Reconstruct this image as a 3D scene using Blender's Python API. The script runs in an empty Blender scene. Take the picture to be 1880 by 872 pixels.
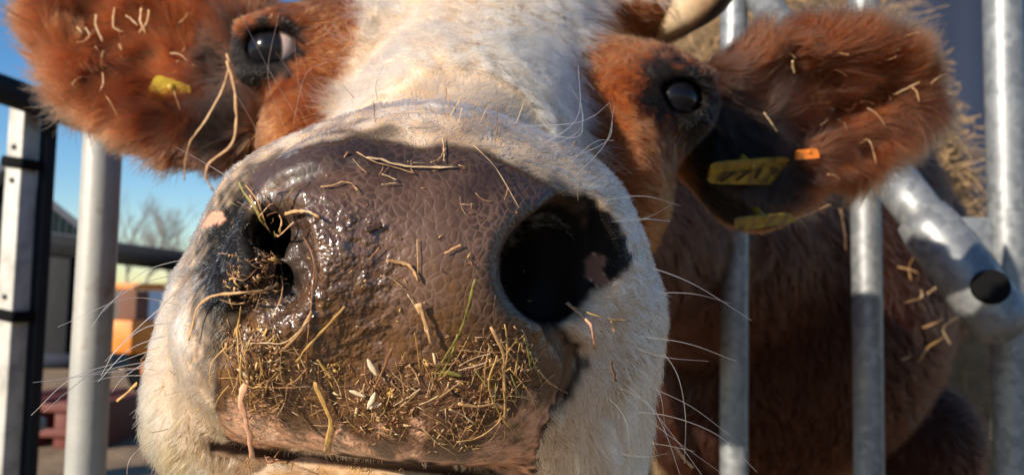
import bpy, bmesh, math, random
import numpy as np
from mathutils import Vector, Matrix, Euler
from mathutils.bvhtree import BVHTree

R = math.radians
S = bpy.context.scene
COL = S.collection
rng = np.random.default_rng(7)
random.seed(7)

# ------------------------------------------------------------------ camera, sky, sun, exposure
FPX = 1475.0
CAM_H = 1.12
cam_data = bpy.data.cameras.new('camera')
cam_data.sensor_width = 36.0
cam_data.sensor_fit = 'HORIZONTAL'
cam_data.lens = 36.0 * FPX / 1880.0
cam_data.clip_start = 0.01
cam_data.clip_end = 3000
cam_data.dof.use_dof = True
cam_data.dof.focus_distance = 0.300
cam_data.dof.aperture_fstop = 13.0
cam = bpy.data.objects.new('camera', cam_data)
COL.objects.link(cam)
CM = Matrix.Translation((0, 0, CAM_H)) @ Matrix.Rotation(R(94), 4, 'X') @ Matrix.Rotation(R(1.1), 4, 'Z')
cam.matrix_world = CM
S.camera = cam

SUN_EL, SUN_AZ = R(20), R(48)        # azimuth: how far to the left of straight behind the camera
to_sun = Vector((-math.sin(SUN_AZ) * math.cos(SUN_EL), -math.cos(SUN_AZ) * math.cos(SUN_EL), math.sin(SUN_EL)))
w = bpy.data.worlds.new('World'); S.world = w; w.use_nodes = True
nt = w.node_tree
bg = nt.nodes['Background']; bg.inputs['Strength'].default_value = 0.10
sky = nt.nodes.new('ShaderNodeTexSky'); sky.sky_type = 'NISHITA'; sky.sun_disc = False
sky.sun_elevation = SUN_EL
sky.sun_rotation = math.atan2(to_sun.x, to_sun.y)
sky.air_density = 1.0; sky.dust_density = 0.1; sky.ozone_density = 3.0
hsv = nt.nodes.new('ShaderNodeHueSaturation'); hsv.inputs['Saturation'].default_value = 1.28; hsv.inputs['Hue'].default_value = .506
nt.links.new(sky.outputs[0], hsv.inputs['Color']); nt.links.new(hsv.outputs[0], bg.inputs['Color'])
sun = bpy.data.lights.new('sun', 'SUN'); sun.energy = 5.0; sun.angle = R(0.5); sun.color = (1.0, 0.89, 0.74)
so = bpy.data.objects.new('sun', sun); COL.objects.link(so)
so.rotation_euler = to_sun.to_track_quat('Z', 'Y').to_euler()
S.view_settings.view_transform = 'Standard'; S.view_settings.look = 'None'
S.view_settings.gamma = 1; S.view_settings.use_curve_mapping = False
S.view_settings.exposure = 0.70
S.render.engine = 'CYCLES'
S.cycles.use_denoising = True
S.cycles.max_bounces = 14; S.cycles.diffuse_bounces = 4; S.cycles.glossy_bounces = 12; S.cycles.transmission_bounces = 12
S.cycles.sample_clamp_indirect = 5

CMn = np.array(CM)
def C2W(p):                            # camera frame (x right, y up, z depth) -> world
    p = np.asarray(p, float)
    q = p * np.array([1, 1, -1.0])
    return q @ CMn[:3, :3].T + CMn[:3, 3]
def W2C(p):
    q = (np.asarray(p, float) - CMn[:3, 3]) @ CMn[:3, :3]
    return q * np.array([1, 1, -1.0])
def PX(x, y, d):                       # a point seen at photo position x, y, d metres deep, in the camera frame
    return np.array([(x - 940) / FPX * d, (436 - y) / FPX * d, d])
def WPX(x, y, d):
    return Vector(C2W(PX(x, y, d)))
def topx(c):                           # camera frame -> photo position
    return 940 + c[..., 0] / c[..., 2] * FPX, 436 - c[..., 1] / c[..., 2] * FPX

# ------------------------------------------------------------------ helpers
def tag(o, label=None, cat=None, group=None, kind=None):
    if label: o['label'] = label
    if cat: o['category'] = cat
    if group: o['group'] = group
    if kind: o['kind'] = kind
    return o
def link(name, me, mats=(), parent=None):
    o = bpy.data.objects.new(name, me); COL.objects.link(o)
    for m in (mats if isinstance(mats, (list, tuple)) else [mats]):
        me.materials.append(m)
    if parent: o.parent = parent
    return o
def empty(name, loc):
    o = bpy.data.objects.new(name, None); COL.objects.link(o); o.location = loc; return o
def smooth(me):
    me.polygons.foreach_set('use_smooth', [True] * len(me.polygons))

def noise3(p, freq, seed, n=14):       # smooth noise, about -1..1
    r = np.random.default_rng(seed)
    k = r.normal(size=(n, 3)); k /= np.linalg.norm(k, axis=1)[:, None]
    k *= freq * r.uniform(0.5, 1.6, n)[:, None]
    ph = r.uniform(0, 6.283, n)
    return np.sin(np.asarray(p, np.float32) @ k.T.astype(np.float32) * 6.283 + ph).sum(1) / math.sqrt(n) * 0.9

class Mat:
    def __init__(s, name):
        s.m = bpy.data.materials.new(name); s.m.use_nodes = True
        s.t = s.m.node_tree; s.b = s.t.nodes['Principled BSDF']
        s.out = s.t.nodes['Material Output']
    def n(s, kind, **kw):
        nd = s.t.nodes.new('ShaderNode' + kind)
        for k, v in kw.items():
            if k in nd.inputs: nd.inputs[k].default_value = v
            else: setattr(nd, k, v)
        return nd
    def l(s, a, b): s.t.links.new(a, b)
    def ramp(s, fac, stops):
        r = s.n('ValToRGB'); cr = r.color_ramp
        while len(cr.elements) < len(stops): cr.elements.new(0.5)
        for e, (p, c) in zip(cr.elements, stops):
            e.position = p; e.color = (c[0], c[1], c[2], 1) if len(c) >= 3 else (c[0],) * 3 + (1,)
        s.l(fac, r.inputs[0]); return r.outputs[0]
    def mix(s, fac, a, b, mode='MIX'):
        m = s.n('Mix', data_type='RGBA', blend_type=mode)
        for sock, v in ((m.inputs[0], fac), (m.inputs[6], a), (m.inputs[7], b)):
            if isinstance(v, (int, float)): sock.default_value = v
            elif isinstance(v, tuple): sock.default_value = (*v, 1) if len(v) == 3 else v
            else: s.l(v, sock)
        return m.outputs[2]
    def math(s, op, a, b=0.0, c=0.0):
        m = s.n('Math', operation=op)
        for sock, v in zip(m.inputs, (a, b, c)):
            if isinstance(v, (int, float)): sock.default_value = v
            else: s.l(v, sock)
        return m.outputs[0]
    def noise(s, scale, detail=4, rough=0.55, co=None, out=0):
        x = s.n('TexNoise', Scale=scale, Detail=detail, Roughness=rough)
        s.l(co if co is not None else s.obj(), x.inputs['Vector']); return x.outputs[out]
    def obj(s):
        if not hasattr(s, '_tc'): s._tc = s.n('TexCoord')
        return s._tc.outputs['Object']
    def attr(s, name, out='Color'):
        a = s.n('Attribute', attribute_name=name); return a.outputs[out]
    def bump(s, h, strength, dist, prev=None):
        b = s.n('Bump', Strength=strength, Distance=dist); s.l(h, b.inputs['Height'])
        if prev is not None: s.l(prev, b.inputs['Normal'])
        return b.outputs[0]
    def set(s, **kw):
        for k, v in kw.items():
            k = k.replace('_', ' ')
            if isinstance(v, (int, float)): s.b.inputs[k].default_value = v
            elif isinstance(v, tuple): s.b.inputs[k].default_value = (*v, 1) if len(v) == 3 else v
            else: s.l(v, s.b.inputs[k])
        return s

# ------------------------------------------------------------------ the cow's body as one smooth surface
def axis_u(segs):
    a = [segs[0][0]]
    for lo, hi, st in segs:
        n = max(1, int(round((hi - lo) / st)))
        a.extend(lo + (hi - lo) * (i + 1) / n for i in range(n))
    return np.array(a)
def axis_d(segs):
    a = [segs[0][0]]
    for lo, hi, st in segs:
        n = max(1, int(round(math.log(hi / lo) / st)))
        a.extend(lo * (hi / lo) ** ((i + 1) / n) for i in range(n))
    return np.array(a)
GU = axis_u([(-.85, -.50, .010), (-.50, .42, .0040), (.42, .90, .010)])
GV = axis_u([(-.85, -.33, .010), (-.33, .30, .0040), (.30, .62, .010)])
GD = axis_d([(.240, .40, .0055), (.40, .80, .0075), (.80, 4.2, .016)])
FIELD = np.full((len(GU), len(GV), len(GD)), 1.0, np.float32)

def sub(c, h):                         # grid block that covers a box (centre c, half size h)
    lo, hi = c - h, c + h
    d0, d1 = max(lo[2], .2401), max(hi[2], .2402)
    us = [lo[0] / d0, lo[0] / d1, hi[0] / d0, hi[0] / d1]; vs = [lo[1] / d0, lo[1] / d1, hi[1] / d0, hi[1] / d1]
    def rg(A, a, b): return max(0, np.searchsorted(A, a) - 1), min(len(A), np.searchsorted(A, b) + 1)
    i0, i1 = rg(GU, min(us), max(us)); j0, j1 = rg(GV, min(vs), max(vs)); k0, k1 = rg(GD, lo[2], hi[2])
    sl = (slice(i0, i1), slice(j0, j1), slice(k0, k1))
    D = GD[k0:k1].astype(np.float32)[None, None, :]
    return sl, GU[i0:i1].astype(np.float32)[:, None, None] * D, GV[j0:j1].astype(np.float32)[None, :, None] * D, D
def merge(sl, d, k, cut):
    a = FIELD[sl]
    if a.size == 0: return
    if cut:
        b = -d; h = np.maximum(k - np.abs(a - b), 0) / k
        FIELD[sl] = np.maximum(a, b) + h * h * k / 4
    else:
        h = np.maximum(k - np.abs(a - d), 0) / k
        FIELD[sl] = np.minimum(a, d) - h * h * k / 4
def ell(c, r, k=.02, rot=None, cut=False):
    c = np.array(c, float); r = np.array(r, float)
    Rm = np.eye(3) if rot is None else np.array(rot, float)     # rows: local axes in the camera frame
    ext = np.sqrt(((Rm * r[:, None]) ** 2).sum(0)) + k * 1.2 + .004
    sl, X, Y, D = sub(c, ext)
    dx, dy, dz = X - c[0], Y - c[1], D - c[2]
    q = [(Rm[i, 0] * dx + Rm[i, 1] * dy + Rm[i, 2] * dz) for i in range(3)]
    k0 = np.sqrt(sum((q[i] / r[i]) ** 2 for i in range(3))) + 1e-6
    k1 = np.sqrt(sum((q[i] / r[i] ** 2) ** 2 for i in range(3))) + 1e-6
    merge(sl, k0 * (k0 - 1) / k1, k, cut)
def cone(a, b, ra, rb, k=.02, cut=False):
    a = np.array(a, float); b = np.array(b, float)
    lo = np.minimum(a - ra, b - rb); hi = np.maximum(a + ra, b + rb)
    sl, X, Y, D = sub((lo + hi) / 2, (hi - lo) / 2 + k * 1.2 + .004)
    ba = b - a; L2 = ba @ ba
    dx, dy, dz = X - a[0], Y - a[1], D - a[2]
    t = np.clip((dx * ba[0] + dy * ba[1] + dz * ba[2]) / L2, 0, 1)
    dist = np.sqrt((dx - t * ba[0]) ** 2 + (dy - t * ba[1]) ** 2 + (dz - t * ba[2]) ** 2)
    merge(sl, dist - (ra + (rb - ra) * t), k, cut)
def chain(pts, k=.02, cut=False):
    for (a, ra), (b, rb) in zip(pts, pts[1:]): cone(a, b, ra, rb, k, cut)
def frame(a, c):                       # axes from a long direction and an approximate facing direction
    a = np.array(a, float); a /= np.linalg.norm(a); c = np.array(c, float)
    c -= a * (c @ a); c /= np.linalg.norm(c); b = np.cross(c, a)
    return np.array([a, b, c])
def ground_c(px, d):                   # camera-frame point on the ground below a photo column
    p = C2W(PX(px, 436, d)); p[2] = 0.0
    return W2C(p)

EAR_L = (np.array([-.2700, .1520, .615]), frame((-.80, .58, .14), (.10, -.05, -1)), (.124, .078, .024))
EAR_R = (np.array([.2420, .1040, .640]), frame((1, .17, .16), (-.12, -.22, -1)), (.108, .064, .024))
EYE_L = PX(507, 92, .528); EYE_R = PX(1237, 182, .536)

def surf(x, y):                        # the front surface of the field at a photo position, in the camera frame
    i = np.searchsorted(GU, (x - 940) / FPX); j = np.searchsorted(GV, (436 - y) / FPX)
    c = FIELD[i, j]; k = int(np.argmax(c < 0))
    t = c[k - 1] / (c[k - 1] - c[k])
    return PX(x, y, GD[k - 1] + t * (GD[k] - GD[k - 1]))
def cut_path(pts, k):                  # a groove along photo positions (x, y, how deep below the skin, radius)
    chain([(surf(x, y) * (1 + dz / .3), r) for x, y, dz, r in pts], k, cut=True)

def build_field():
    # trunk, neck, legs
    ell((.66, -.12, 2.0), (.35, .46, .50), .1)
    ell((.70, .06, 2.1), (.30, .28, .42), .1)
    ell((1.08, -.10, 2.9), (.42, .46, .75), .12)
    ell((1.36, -.06, 3.5), (.36, .42, .40), .12)
    ell((.44, -.26, 1.86), (.17, .32, .22), .1)
    chain([((-.03, .07, .74), .110), ((.00, .05, 1.00), .150), ((.10, .03, 1.28), .195), ((.36, .04, 1.62), .26), ((.66, .08, 1.95), .32)], .08)
    for px, d in ((1385, 1.92), (1690, 1.98)):
        g = ground_c(px, d); up = np.array([0, 1, 0.07])
        chain([(g + up * .78, .145), (g + up * .48, .085), (g + up * .42, .07), (g + up * .12, .045), (g + up * .05, .06), (g + up * .01, .065)], .05)
    for px, d in ((1330, 3.4), (1540, 3.6)):
        g = ground_c(px, d); up = np.array([0, 1, 0.07]); bk = np.array([.06, 0, .10])
        chain([(g + up * .80 + bk, .19), (g + up * .52 + bk * 1.4, .085), (g + up * .45 + bk, .07), (g + up * .12, .05), (g + up * .02, .065)], .06)
    # skull
    ell((-.018, .130, .670), (.118, .085, .120), .05)
    ell((-.022, .045, .640), (.108, .098, .130), .05)
    chain([((-.042, -.012, .365), .054), ((-.030, .050, .485), .061), ((-.022, .100, .590), .086)], .03)
    chain([((-.038, -.050, .42), .062), ((-.025, -.035, .58), .075)], .04)
    # cheeks and facial crests
    ell((-.128, .058, .545), (.036, .052, .075), .03)
    ell((.072, .040, .560), (.036, .062, .080), .03)
    # brows and eye sockets
    ell((-.118, .120, .568), (.050, .046, .050), .03)
    ell((.082, .092, .572), (.048, .046, .050), .03)
    ell(PX(1190, 16, .690), (.045, .030, .05), .03); ell(PX(612, -48, .700), (.040, .026, .04), .03)
    for E, sx in ((EYE_L, -1), (EYE_R, 1)):
        ell(E + np.array([0, .002, .016]), (.033, .029, .028), .02)
        ell(E + np.array([sx * .002, .0140, -.002]), (.024, .0070, .014), .010)
        ell(E + np.array([sx * .002, -.0150, .000]), (.023, .0060, .013), .010)
        ell(E, (.0178, .0118 if sx < 0 else .0145, .0195), .006, cut=True)
    # forehead tuft swell
    ell((-.030, .185, .640), (.085, .040, .06), .04)
    # ears
    cone((-.120, .120, .665), (-.200, .112, .625), .050, .040, .03)
    cone((.080, .110, .680), (.150, .090, .650), .048, .040, .03)
    for (c, Fm, r) in (EAR_L, EAR_R):
        ell(c, r, .025, Fm)
        ell(c + Fm[2] * .026 - Fm[0] * .006, (r[0] * .80, r[1] * .62, .030), .016, Fm, cut=True)
    ell((.196, .056, .640), (.050, .052, .024), .03, EAR_R[1])
    # muzzle
    ell((-.0490, -.036, .376), (.086, .075, .078), .03)
    ell((-.0420, -.014, .330), (.072, .052, .055), .03)         # nose pad
    cone(PX(512, 404, .330), PX(470, 520, .342), .024, .028, .022)   # wings of the nostrils
    cone(PX(1040, 425, .332), PX(1085, 560, .345), .026, .030, .022)
    ell(PX(800, 470, .3235), (.052, .048, .060), .05)
    # lips
    chain([(PX(445, 634, .352), .032), (PX(520, 624, .319), .034), (PX(690, 630, .310), .035), (PX(830, 646, .313), .035), (PX(1000, 690, .344), .036)], .018)
    ell(PX(424, 735, .364), (.034, .038, .040), .02)
    ell(PX(504, 596, .362), (.036, .036, .040), .02)
    ell(PX(1050, 800, .372), (.032, .042, .045), .02)
    ell(PX(1056, 640, .368), (.034, .036, .050), .02)
    # lower lip and chin
    chain([(PX(440, 968, .372), .031), (PX(560, 972, .343), .031), (PX(720, 986, .337), .032), (PX(900, 1020, .342), .033), (PX(1060, 1040, .370), .034)], .003)
    ell((-.045, -.130, .40), (.080, .040, .07), .03)
    # raised rim beside the nostril on the sunny side
    rim = [surf(*p) * (1 + z_ / .3) for p, z_ in (((606, 372), .0150), ((596, 410), .0145), ((582, 470), .0140), ((556, 530), .0145), ((515, 590), .0150), ((460, 640), .0160))]
    chain(list(zip(rim, (.010, .0115, .012, .0115, .0105, .009))), .030)
    # mouth
    cut_path([(392, 818, .000, .0026), (450, 828, .001, .0036), (520, 834, .002, .0040), (640, 842, .002, .0042), (800, 856, .002, .0042), (960, 888, .001, .0034)], .004)
    # folds in the shaded ear
    cut_path([(1440, 262, .000, .0080), (1540, 206, .002, .0085), (1640, 168, .002, .0070), (1712, 140, .000, .0040)], .012)
    cut_path([(1446, 110, .000, .0060), (1452, 190, .002, .0070), (1470, 300, .000, .0060)], .012)
    cut_path([(1500, 300, .000, .0050), (1580, 270, .001, .0060), (1650, 230, .000, .0040)], .010)
    # nostrils (the uncut front is kept, to tell the lining from the outside later)
    global FRONT
    FRONT = GD[np.argmax(FIELD < 0, axis=2)]
    a, b = surf(1000, 490), surf(880, 500)
    chain([(a * .99, .0150), (a * 1.05, .0165), (a * 1.16 - np.array([.02, 0, 0]), .012)], .009, cut=True)
    chain([(surf(1004, 548) * 1.0, .0090), (a * 1.05, .0140)], .009, cut=True)
    chain([(surf(1010, 455) * .985, .0085), (surf(1060, 440) * .975, .0095), (surf(1105, 470) * .972, .0090), (surf(1085, 520) * .98, .006)], .014, cut=True)
    cut_path([(474, 372, .000, .0040), (500, 410, .002, .0048), (516, 462, .003, .0058), (524, 508, .002, .0046), (514, 540, .001, .0036)], .010)
    chain([(surf(500, 430) * 1.02, .0060), (surf(515, 470) * 1.08, .0075), (surf(570, 485) * 1.20, .0070)], .008, cut=True)
    chain([(surf(496, 405) * 1.03, .0040), (surf(514, 450) * 1.035, .0050), (surf(526, 496) * 1.03, .0042)], .006, cut=True)
    chain([(surf(502, 425) * 1.07, .0048), (surf(520, 478) * 1.07, .0055)], .006, cut=True)
    cut_path([(516, 535, .000, .0055), (470, 566, .000, .0050), (424, 606, .000, .0040), (398, 655, .000, .0020)], .006)
    cut_path([(1020, 600, .000, .0040), (1062, 660, .000, .0032), (1030, 740, .000, .0020)], .006)
    cut_path([(640, 300, -.001, .0012), (560, 320, -.001, .0015), (500, 345, -.001, .0015)], .006)

def surface_nets():
    F = FIELD; nx, ny, nz = F.shape
    ins = F < 0
    cnt = np.zeros((nx - 1, ny - 1, nz - 1), np.uint8)
    corners = [(i, j, k) for i in (0, 1) for j in (0, 1) for k in (0, 1)]
    for i, j, k in corners: cnt += ins[i:nx - 1 + i, j:ny - 1 + j, k:nz - 1 + k]
    act = np.argwhere((cnt > 0) & (cnt < 8))
    idm = np.full(cnt.shape, -1, np.int32); idm[tuple(act.T)] = np.arange(len(act))
    pos = {}; val = {}
    for c in corners:
        q = act + np.array(c)
        d = GD[q[:, 2]]
        pos[c] = np.stack([GU[q[:, 0]] * d, GV[q[:, 1]] * d, d], 1); val[c] = F[tuple(q.T)].astype(float)
    acc = np.zeros((len(act), 3)); num = np.zeros(len(act))
    for a in corners:
        for ax in range(3):
            if a[ax]: continue
            b = tuple(1 if t == ax else a[t] for t in range(3))
            va, vb = val[a], val[b]; m = (va < 0) != (vb < 0)
            t = np.where(m, va / np.where(m, va - vb, 1), 0)[:, None]
            acc += np.where(m[:, None], pos[a] + t * (pos[b] - pos[a]), 0); num += m
    V = acc / num[:, None]
    faces = []
    for ax in range(3):
        sl0 = [slice(None)] * 3; sl1 = [slice(None)] * 3; sl0[ax] = slice(0, -1); sl1[ax] = slice(1, None)
        e = np.argwhere(ins[tuple(sl0)] != ins[tuple(sl1)])
        o = [t for t in range(3) if t != ax]
        ok = np.ones(len(e), bool)
        for t in o: ok &= (e[:, t] > 0) & (e[:, t] < F.shape[t] - 1)
        e = e[ok]
        flip = ins[tuple(e.T)]
        def cell(d1, d2):
            q = e.copy(); q[:, o[0]] += d1; q[:, o[1]] += d2; return idm[tuple(q.T)]
        q = np.stack([cell(-1, -1), cell(0, -1), cell(0, 0), cell(-1, 0)], 1)
        if ax == 1: flip = ~flip
        q[~flip] = q[~flip][:, ::-1]
        faces.append(q)
    Fq = np.concatenate(faces)
    # light smoothing
    E = np.concatenate([Fq[:, [0, 1]], Fq[:, [1, 2]], Fq[:, [2, 3]], Fq[:, [3, 0]]])
    deg = np.bincount(E.ravel(), minlength=len(V))[:, None] + 1e-9
    for it in range(4):
        S_ = np.stack([np.bincount(E[:, 0], V[E[:, 1], i], len(V)) + np.bincount(E[:, 1], V[E[:, 0], i], len(V)) for i in range(3)], 1)
        V = V + (.5 if it % 2 == 0 else -.45) * (S_ / deg - V)
    return V, Fq
build_field()
V, FQ = surface_nets()
COW_O = Vector(C2W(ground_c(1500, 2.1)))          # the cow stands here
def poly_sd(x, y, pts):                            # signed distance to a closed outline, positive inside
    P = np.array(pts, np.float32); Q = np.roll(P, -1, 0)
    dist = np.full(x.shape, 1e9, np.float32); ins = np.zeros(x.shape, bool)
    for (ax, ay), (bx, by) in zip(P, Q):
        ex, ey = bx - ax, by - ay
        t = np.clip(((x - ax) * ex + (y - ay) * ey) / (ex * ex + ey * ey), 0, 1)
        dist = np.minimum(dist, (x - ax - t * ex) ** 2 + (y - ay - t * ey) ** 2)
        c = (ay > y) != (by > y)
        ins ^= c & (x < (bx - ax) * (y - ay) / (by - ay if by != ay else 1e-9) + ax)
    return np.sqrt(dist) * np.where(ins, 1, -1)
def sst(a, b, x):
    t = np.clip((x - a) / (b - a), 0, 1); return t * t * (3 - 2 * t)

PAD = [(470, 318), (520, 288), (580, 268), (650, 256), (710, 264), (770, 278), (840, 274), (900, 290), (970, 325), (1030, 366), (1072, 376),
       (1066, 430), (1068, 480), (1062, 530), (1040, 575), (1012, 596), (1040, 625), (1060, 660), (1050, 690), (1018, 730), (1000, 780), (985, 840), (975, 890), (900, 862), (800, 850), (640, 838),
       (520, 830), (430, 812), (402, 790), (400, 720), (405, 660), (420, 610), (452, 578), (482, 530), (478, 450), (462, 395), (458, 350)]
BLACK_L = [(338, 505), (358, 425), (398, 342), (445, 298), (500, 275), (530, 300), (480, 340), (500, 440), (520, 510), (480, 565), (420, 610), (405, 690), (375, 690), (358, 600)]
BLACK_T = [(540, 285), (600, 256), (660, 240), (715, 236), (735, 262), (800, 272), (880, 274), (960, 305), (1050, 350), (1050, 380), (800, 300), (600, 290)]
BLACK_R = [(1030, 350), (1075, 352), (1120, 392), (1152, 440), (1160, 480), (1140, 512), (1095, 535), (1060, 562), (1010, 610), (1000, 560), (1040, 470)]
BLACK_R2 = [(960, 575), (1005, 590), (1035, 612), (1062, 640), (1072, 680), (1048, 720), (1020, 750), (1010, 700)]
PINK_R = [(1068, 482), (1085, 468), (1108, 470), (1106, 490), (1122, 518), (1100, 526), (1078, 512)]
PINK_L = [(372, 412), (392, 392), (410, 390), (416, 402), (396, 416), (376, 424)]
PINK_LIP = [(395, 760), (430, 772), (470, 740), (520, 760), (560, 790), (620, 800), (700, 812), (780, 826), (860, 822), (910, 800), (950, 760), (990, 720), (1010, 740), (1000, 800), (985, 900), (400, 880)]
BLAZE = [(655, -200), (656, 0), (650, 60), (640, 110), (612, 165), (600, 240), (600, 400), (1140, 400), (1112, 320), (1082, 260), (1056, 180), (1046, 118), (1070, 58), (1082, 4), (1150, -12), (1262, 0), (1300, -200)]
EYE_BL = [(375, 75), (440, 60), (470, 38), (530, 26), (560, 60), (558, 110), (530, 134), (490, 150), (462, 200), (448, 280), (400, 300), (380, 230), (400, 150)]
EYE_BR = [(1168, 150), (1190, 100), (1240, 92), (1300, 120), (1330, 165), (1420, 215), (1470, 250), (1470, 330), (1440, 440), (1240, 440), (1262, 330), (1240, 250), (1200, 222), (1172, 190)]

def regions(P):
    x, y = topx(P); x = x.astype(np.float32); y = y.astype(np.float32); d = P[:, 2]
    n1 = noise3(P, 60, 1); n2 = noise3(P, 160, 2); nb = noise3(P, 25, 3)
    near = d < .425
    gi = np.clip(np.searchsorted(GU, P[:, 0] / d), 0, len(GU) - 1); gj = np.clip(np.searchsorted(GV, P[:, 1] / d), 0, len(GV) - 1)
    outer = d - FRONT[gi, gj] < .024            # the markings belong to the front of the nose, not to what lies behind it
    r = {}
    def m(pts, soft, wob): return sst(-soft, soft, poly_sd(x + wob * n2, y + wob * n1, pts))
    r['x'], r['y'], r['near'] = x, y, near; r['outer'] = outer * 1.0
    r['pad'] = np.where(near & outer, m(PAD, 5, 5), 0)
    r['bl'] = np.where(near & outer, np.maximum.reduce([m(BLACK_L, 40, 14), m(BLACK_T, 20, 12) * .7, m(BLACK_R, 7, 5), m(BLACK_R2, 16, 10)]), 0)
    r['pinks'] = np.where(near & outer, np.maximum(m(PINK_R, 4, 4), m(PINK_L, 5, 5)), 0)
    r['lip'] = np.where(near & outer, m(PINK_LIP, 22, 26), 0)
    r['dirt'] = np.where(near, sst(500, 640, y + 60 * n1 + 25 * n2) * sst(900, 760, y + 30 * n2), 0)
    blz = m(BLAZE, 8, 9)
    r['white'] = np.where(near, 1.0, blz)
    r['white'] = np.where(d > .80, 0, r['white'])
    # the markings on the face lie on the front half of the head
    r['eyebl'] = np.where((d > .43) & (d < .64) & (d - FRONT[gi, gj] < .07), np.maximum(m(EYE_BL, 18, 10), m(EYE_BR, 26, 12)), 0)
    ear = np.zeros(len(P)); eb = np.zeros((len(P), 3))
    for (c, Fm, rr) in (EAR_L, EAR_R):
        q = (P - c) @ Fm.T
        e = ((q[:, 0] / (rr[0] * 1.06)) ** 2 + (q[:, 1] / (rr[1] * 1.12)) ** 2 < 1) & (np.abs(q[:, 2]) < .04) & (q[:, 0] > -rr[0] * .93)
        ear = np.where(e, 1, ear)
        eb = np.where(e[:, None], q[:, :1] / rr[0] * np.array([1., 0, 0]) + q[:, 1:2] / rr[1] * np.array([0, 1., 0]), eb)
    r['ear'] = ear; r['earq'] = eb
    r['n1'], r['n2'], r['nb'] = n1, n2, nb
    return r

C_WHITE = np.array([.85, .725, .555]); C_BROWN = np.array([.25, .078, .021]); C_EAR = np.array([.135, .039, .013])
C_BLACK = np.array([.009, .0080, .0075]); C_PINK = np.array([.52, .24, .16]); C_GOLD = np.array([.46, .30, .13]); C_TAN = np.array([.50, .32, .15])
def lerp(a, b, t): return a + (b - a) * np.asarray(t)[:, None]
def coat_colour(P, r, jit=None):
    n = len(P); col = np.tile(C_BROWN, (n, 1)).astype(float)
    col = lerp(col, np.array([.040, .0125, .006]), sst(.72, 1.0, P[:, 2]))  # neck and trunk shade is put into the coat as a darker brown
    col = lerp(col, C_EAR, r['ear'])
    rim = np.sqrt(r['earq'][:, 0] ** 2 + r['earq'][:, 1] ** 2)
    col = lerp(col, np.array([.24, .085, .034]), r['ear'] * sst(.75, 1.0, rim) * .7)
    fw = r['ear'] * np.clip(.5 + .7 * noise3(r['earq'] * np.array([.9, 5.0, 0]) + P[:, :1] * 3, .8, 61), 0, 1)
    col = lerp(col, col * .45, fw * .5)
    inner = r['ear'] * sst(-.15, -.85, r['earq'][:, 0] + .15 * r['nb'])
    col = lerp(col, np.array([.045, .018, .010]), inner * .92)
    col = lerp(col, C_BLACK * 1.3, np.where(r['ear'] > 0, r['eyebl'] * .9, r['eyebl']))
    j = r['n2'] if jit is None else jit
    wh = lerp(np.tile(C_WHITE, (n, 1)), C_WHITE * np.array([.80, .74, .66]), sst(-.2, 1.2, r['nb'] + .5 * j))
    gold = sst(640, 820, r['y'] + 40 * r['n1']) * r['near'] * sst(560, 300, np.abs(r['x'] - 560)) * .75
    gold = np.maximum(gold, sst(40, 5, np.abs(r['y'] - (232 + (r['x'] - 800) * .22 * (r['x'] > 800)))) * (r['x'] > 620) * (r['x'] < 1100) * r['near'] * .35)
    wh = lerp(wh, C_GOLD, np.clip(gold * (.55 + .5 * r['n1'] + .4 * j), 0, .8))
    col = lerp(col, wh, r['white'])
    return lerp(col, C_BLACK, np.clip(r['bl'] * (1 if jit is None else 1 + 0 * j), 0, 1) * (r['pinks'] < .5))

# ---- skin mesh
skin = bpy.data.meshes.new('cow')
VW = C2W(V) - np.array(COW_O)
skin.vertices.add(len(V)); skin.vertices.foreach_set('co', VW.ravel())
skin.loops.add(len(FQ) * 4); skin.loops.foreach_set('vertex_index', FQ.ravel().astype(np.int32))
skin.polygons.add(len(FQ)); skin.polygons.foreach_set('loop_start', np.arange(0, len(FQ) * 4, 4, dtype=np.int32))
skin.update(calc_edges=True); skin.validate()
smooth(skin)
RV = regions(V)
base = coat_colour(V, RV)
base = lerp(base, base * np.array([.62, .52, .46]), (RV['pad'] < .5) * 1.0)
base = lerp(base, np.array([.040, .024, .017]), sst(-14, -2, poly_sd(RV['x'], RV['y'], PAD)) * RV['near'] * RV['outer'])
fi = np.clip(np.searchsorted(GU, V[:, 0] / V[:, 2]), 0, len(GU) - 1); fj = np.clip(np.searchsorted(GV, V[:, 1] / V[:, 2]), 0, len(GV) - 1)
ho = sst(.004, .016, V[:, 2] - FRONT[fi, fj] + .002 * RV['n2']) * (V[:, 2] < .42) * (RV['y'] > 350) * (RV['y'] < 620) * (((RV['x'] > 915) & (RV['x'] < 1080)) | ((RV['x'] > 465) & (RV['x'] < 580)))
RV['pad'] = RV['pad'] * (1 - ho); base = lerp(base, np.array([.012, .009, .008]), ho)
mo = sst(13, 5, np.abs(RV['y'] - np.interp(RV['x'], [392, 520, 640, 800, 960, 1060], [820, 838, 848, 862, 894, 936]))) * (RV['x'] > 385) * (RV['x'] < 1010) * RV['near']
RV['lip'] = RV['lip'] * (1 - mo); RV['pad'] = RV['pad'] * (1 - mo); base = lerp(base, np.array([.030, .016, .012]), mo)
base = lerp(base, C_PINK * np.where(RV['x'] > 800, .32, 1.)[:, None], RV['pinks'])  # pink patch on the right darkened, its shade put into the colour
def add_attr(me, name, arr, typ='FLOAT', dom='POINT'):
    a = me.attributes.new(name, typ, dom)
    if typ == 'FLOAT_COLOR':
        arr = np.concatenate([arr, np.ones((len(arr), 1))], 1); a.data.foreach_set('color', arr.astype(np.float32).ravel())
    else: a.data.foreach_set('value', np.asarray(arr, np.float32))
add_attr(skin, 'coat', base, 'FLOAT_COLOR'); add_attr(skin, 'pad', RV['pad']); add_attr(skin, 'lip', RV['lip']); add_attr(skin, 'dirt', RV['dirt'])
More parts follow.
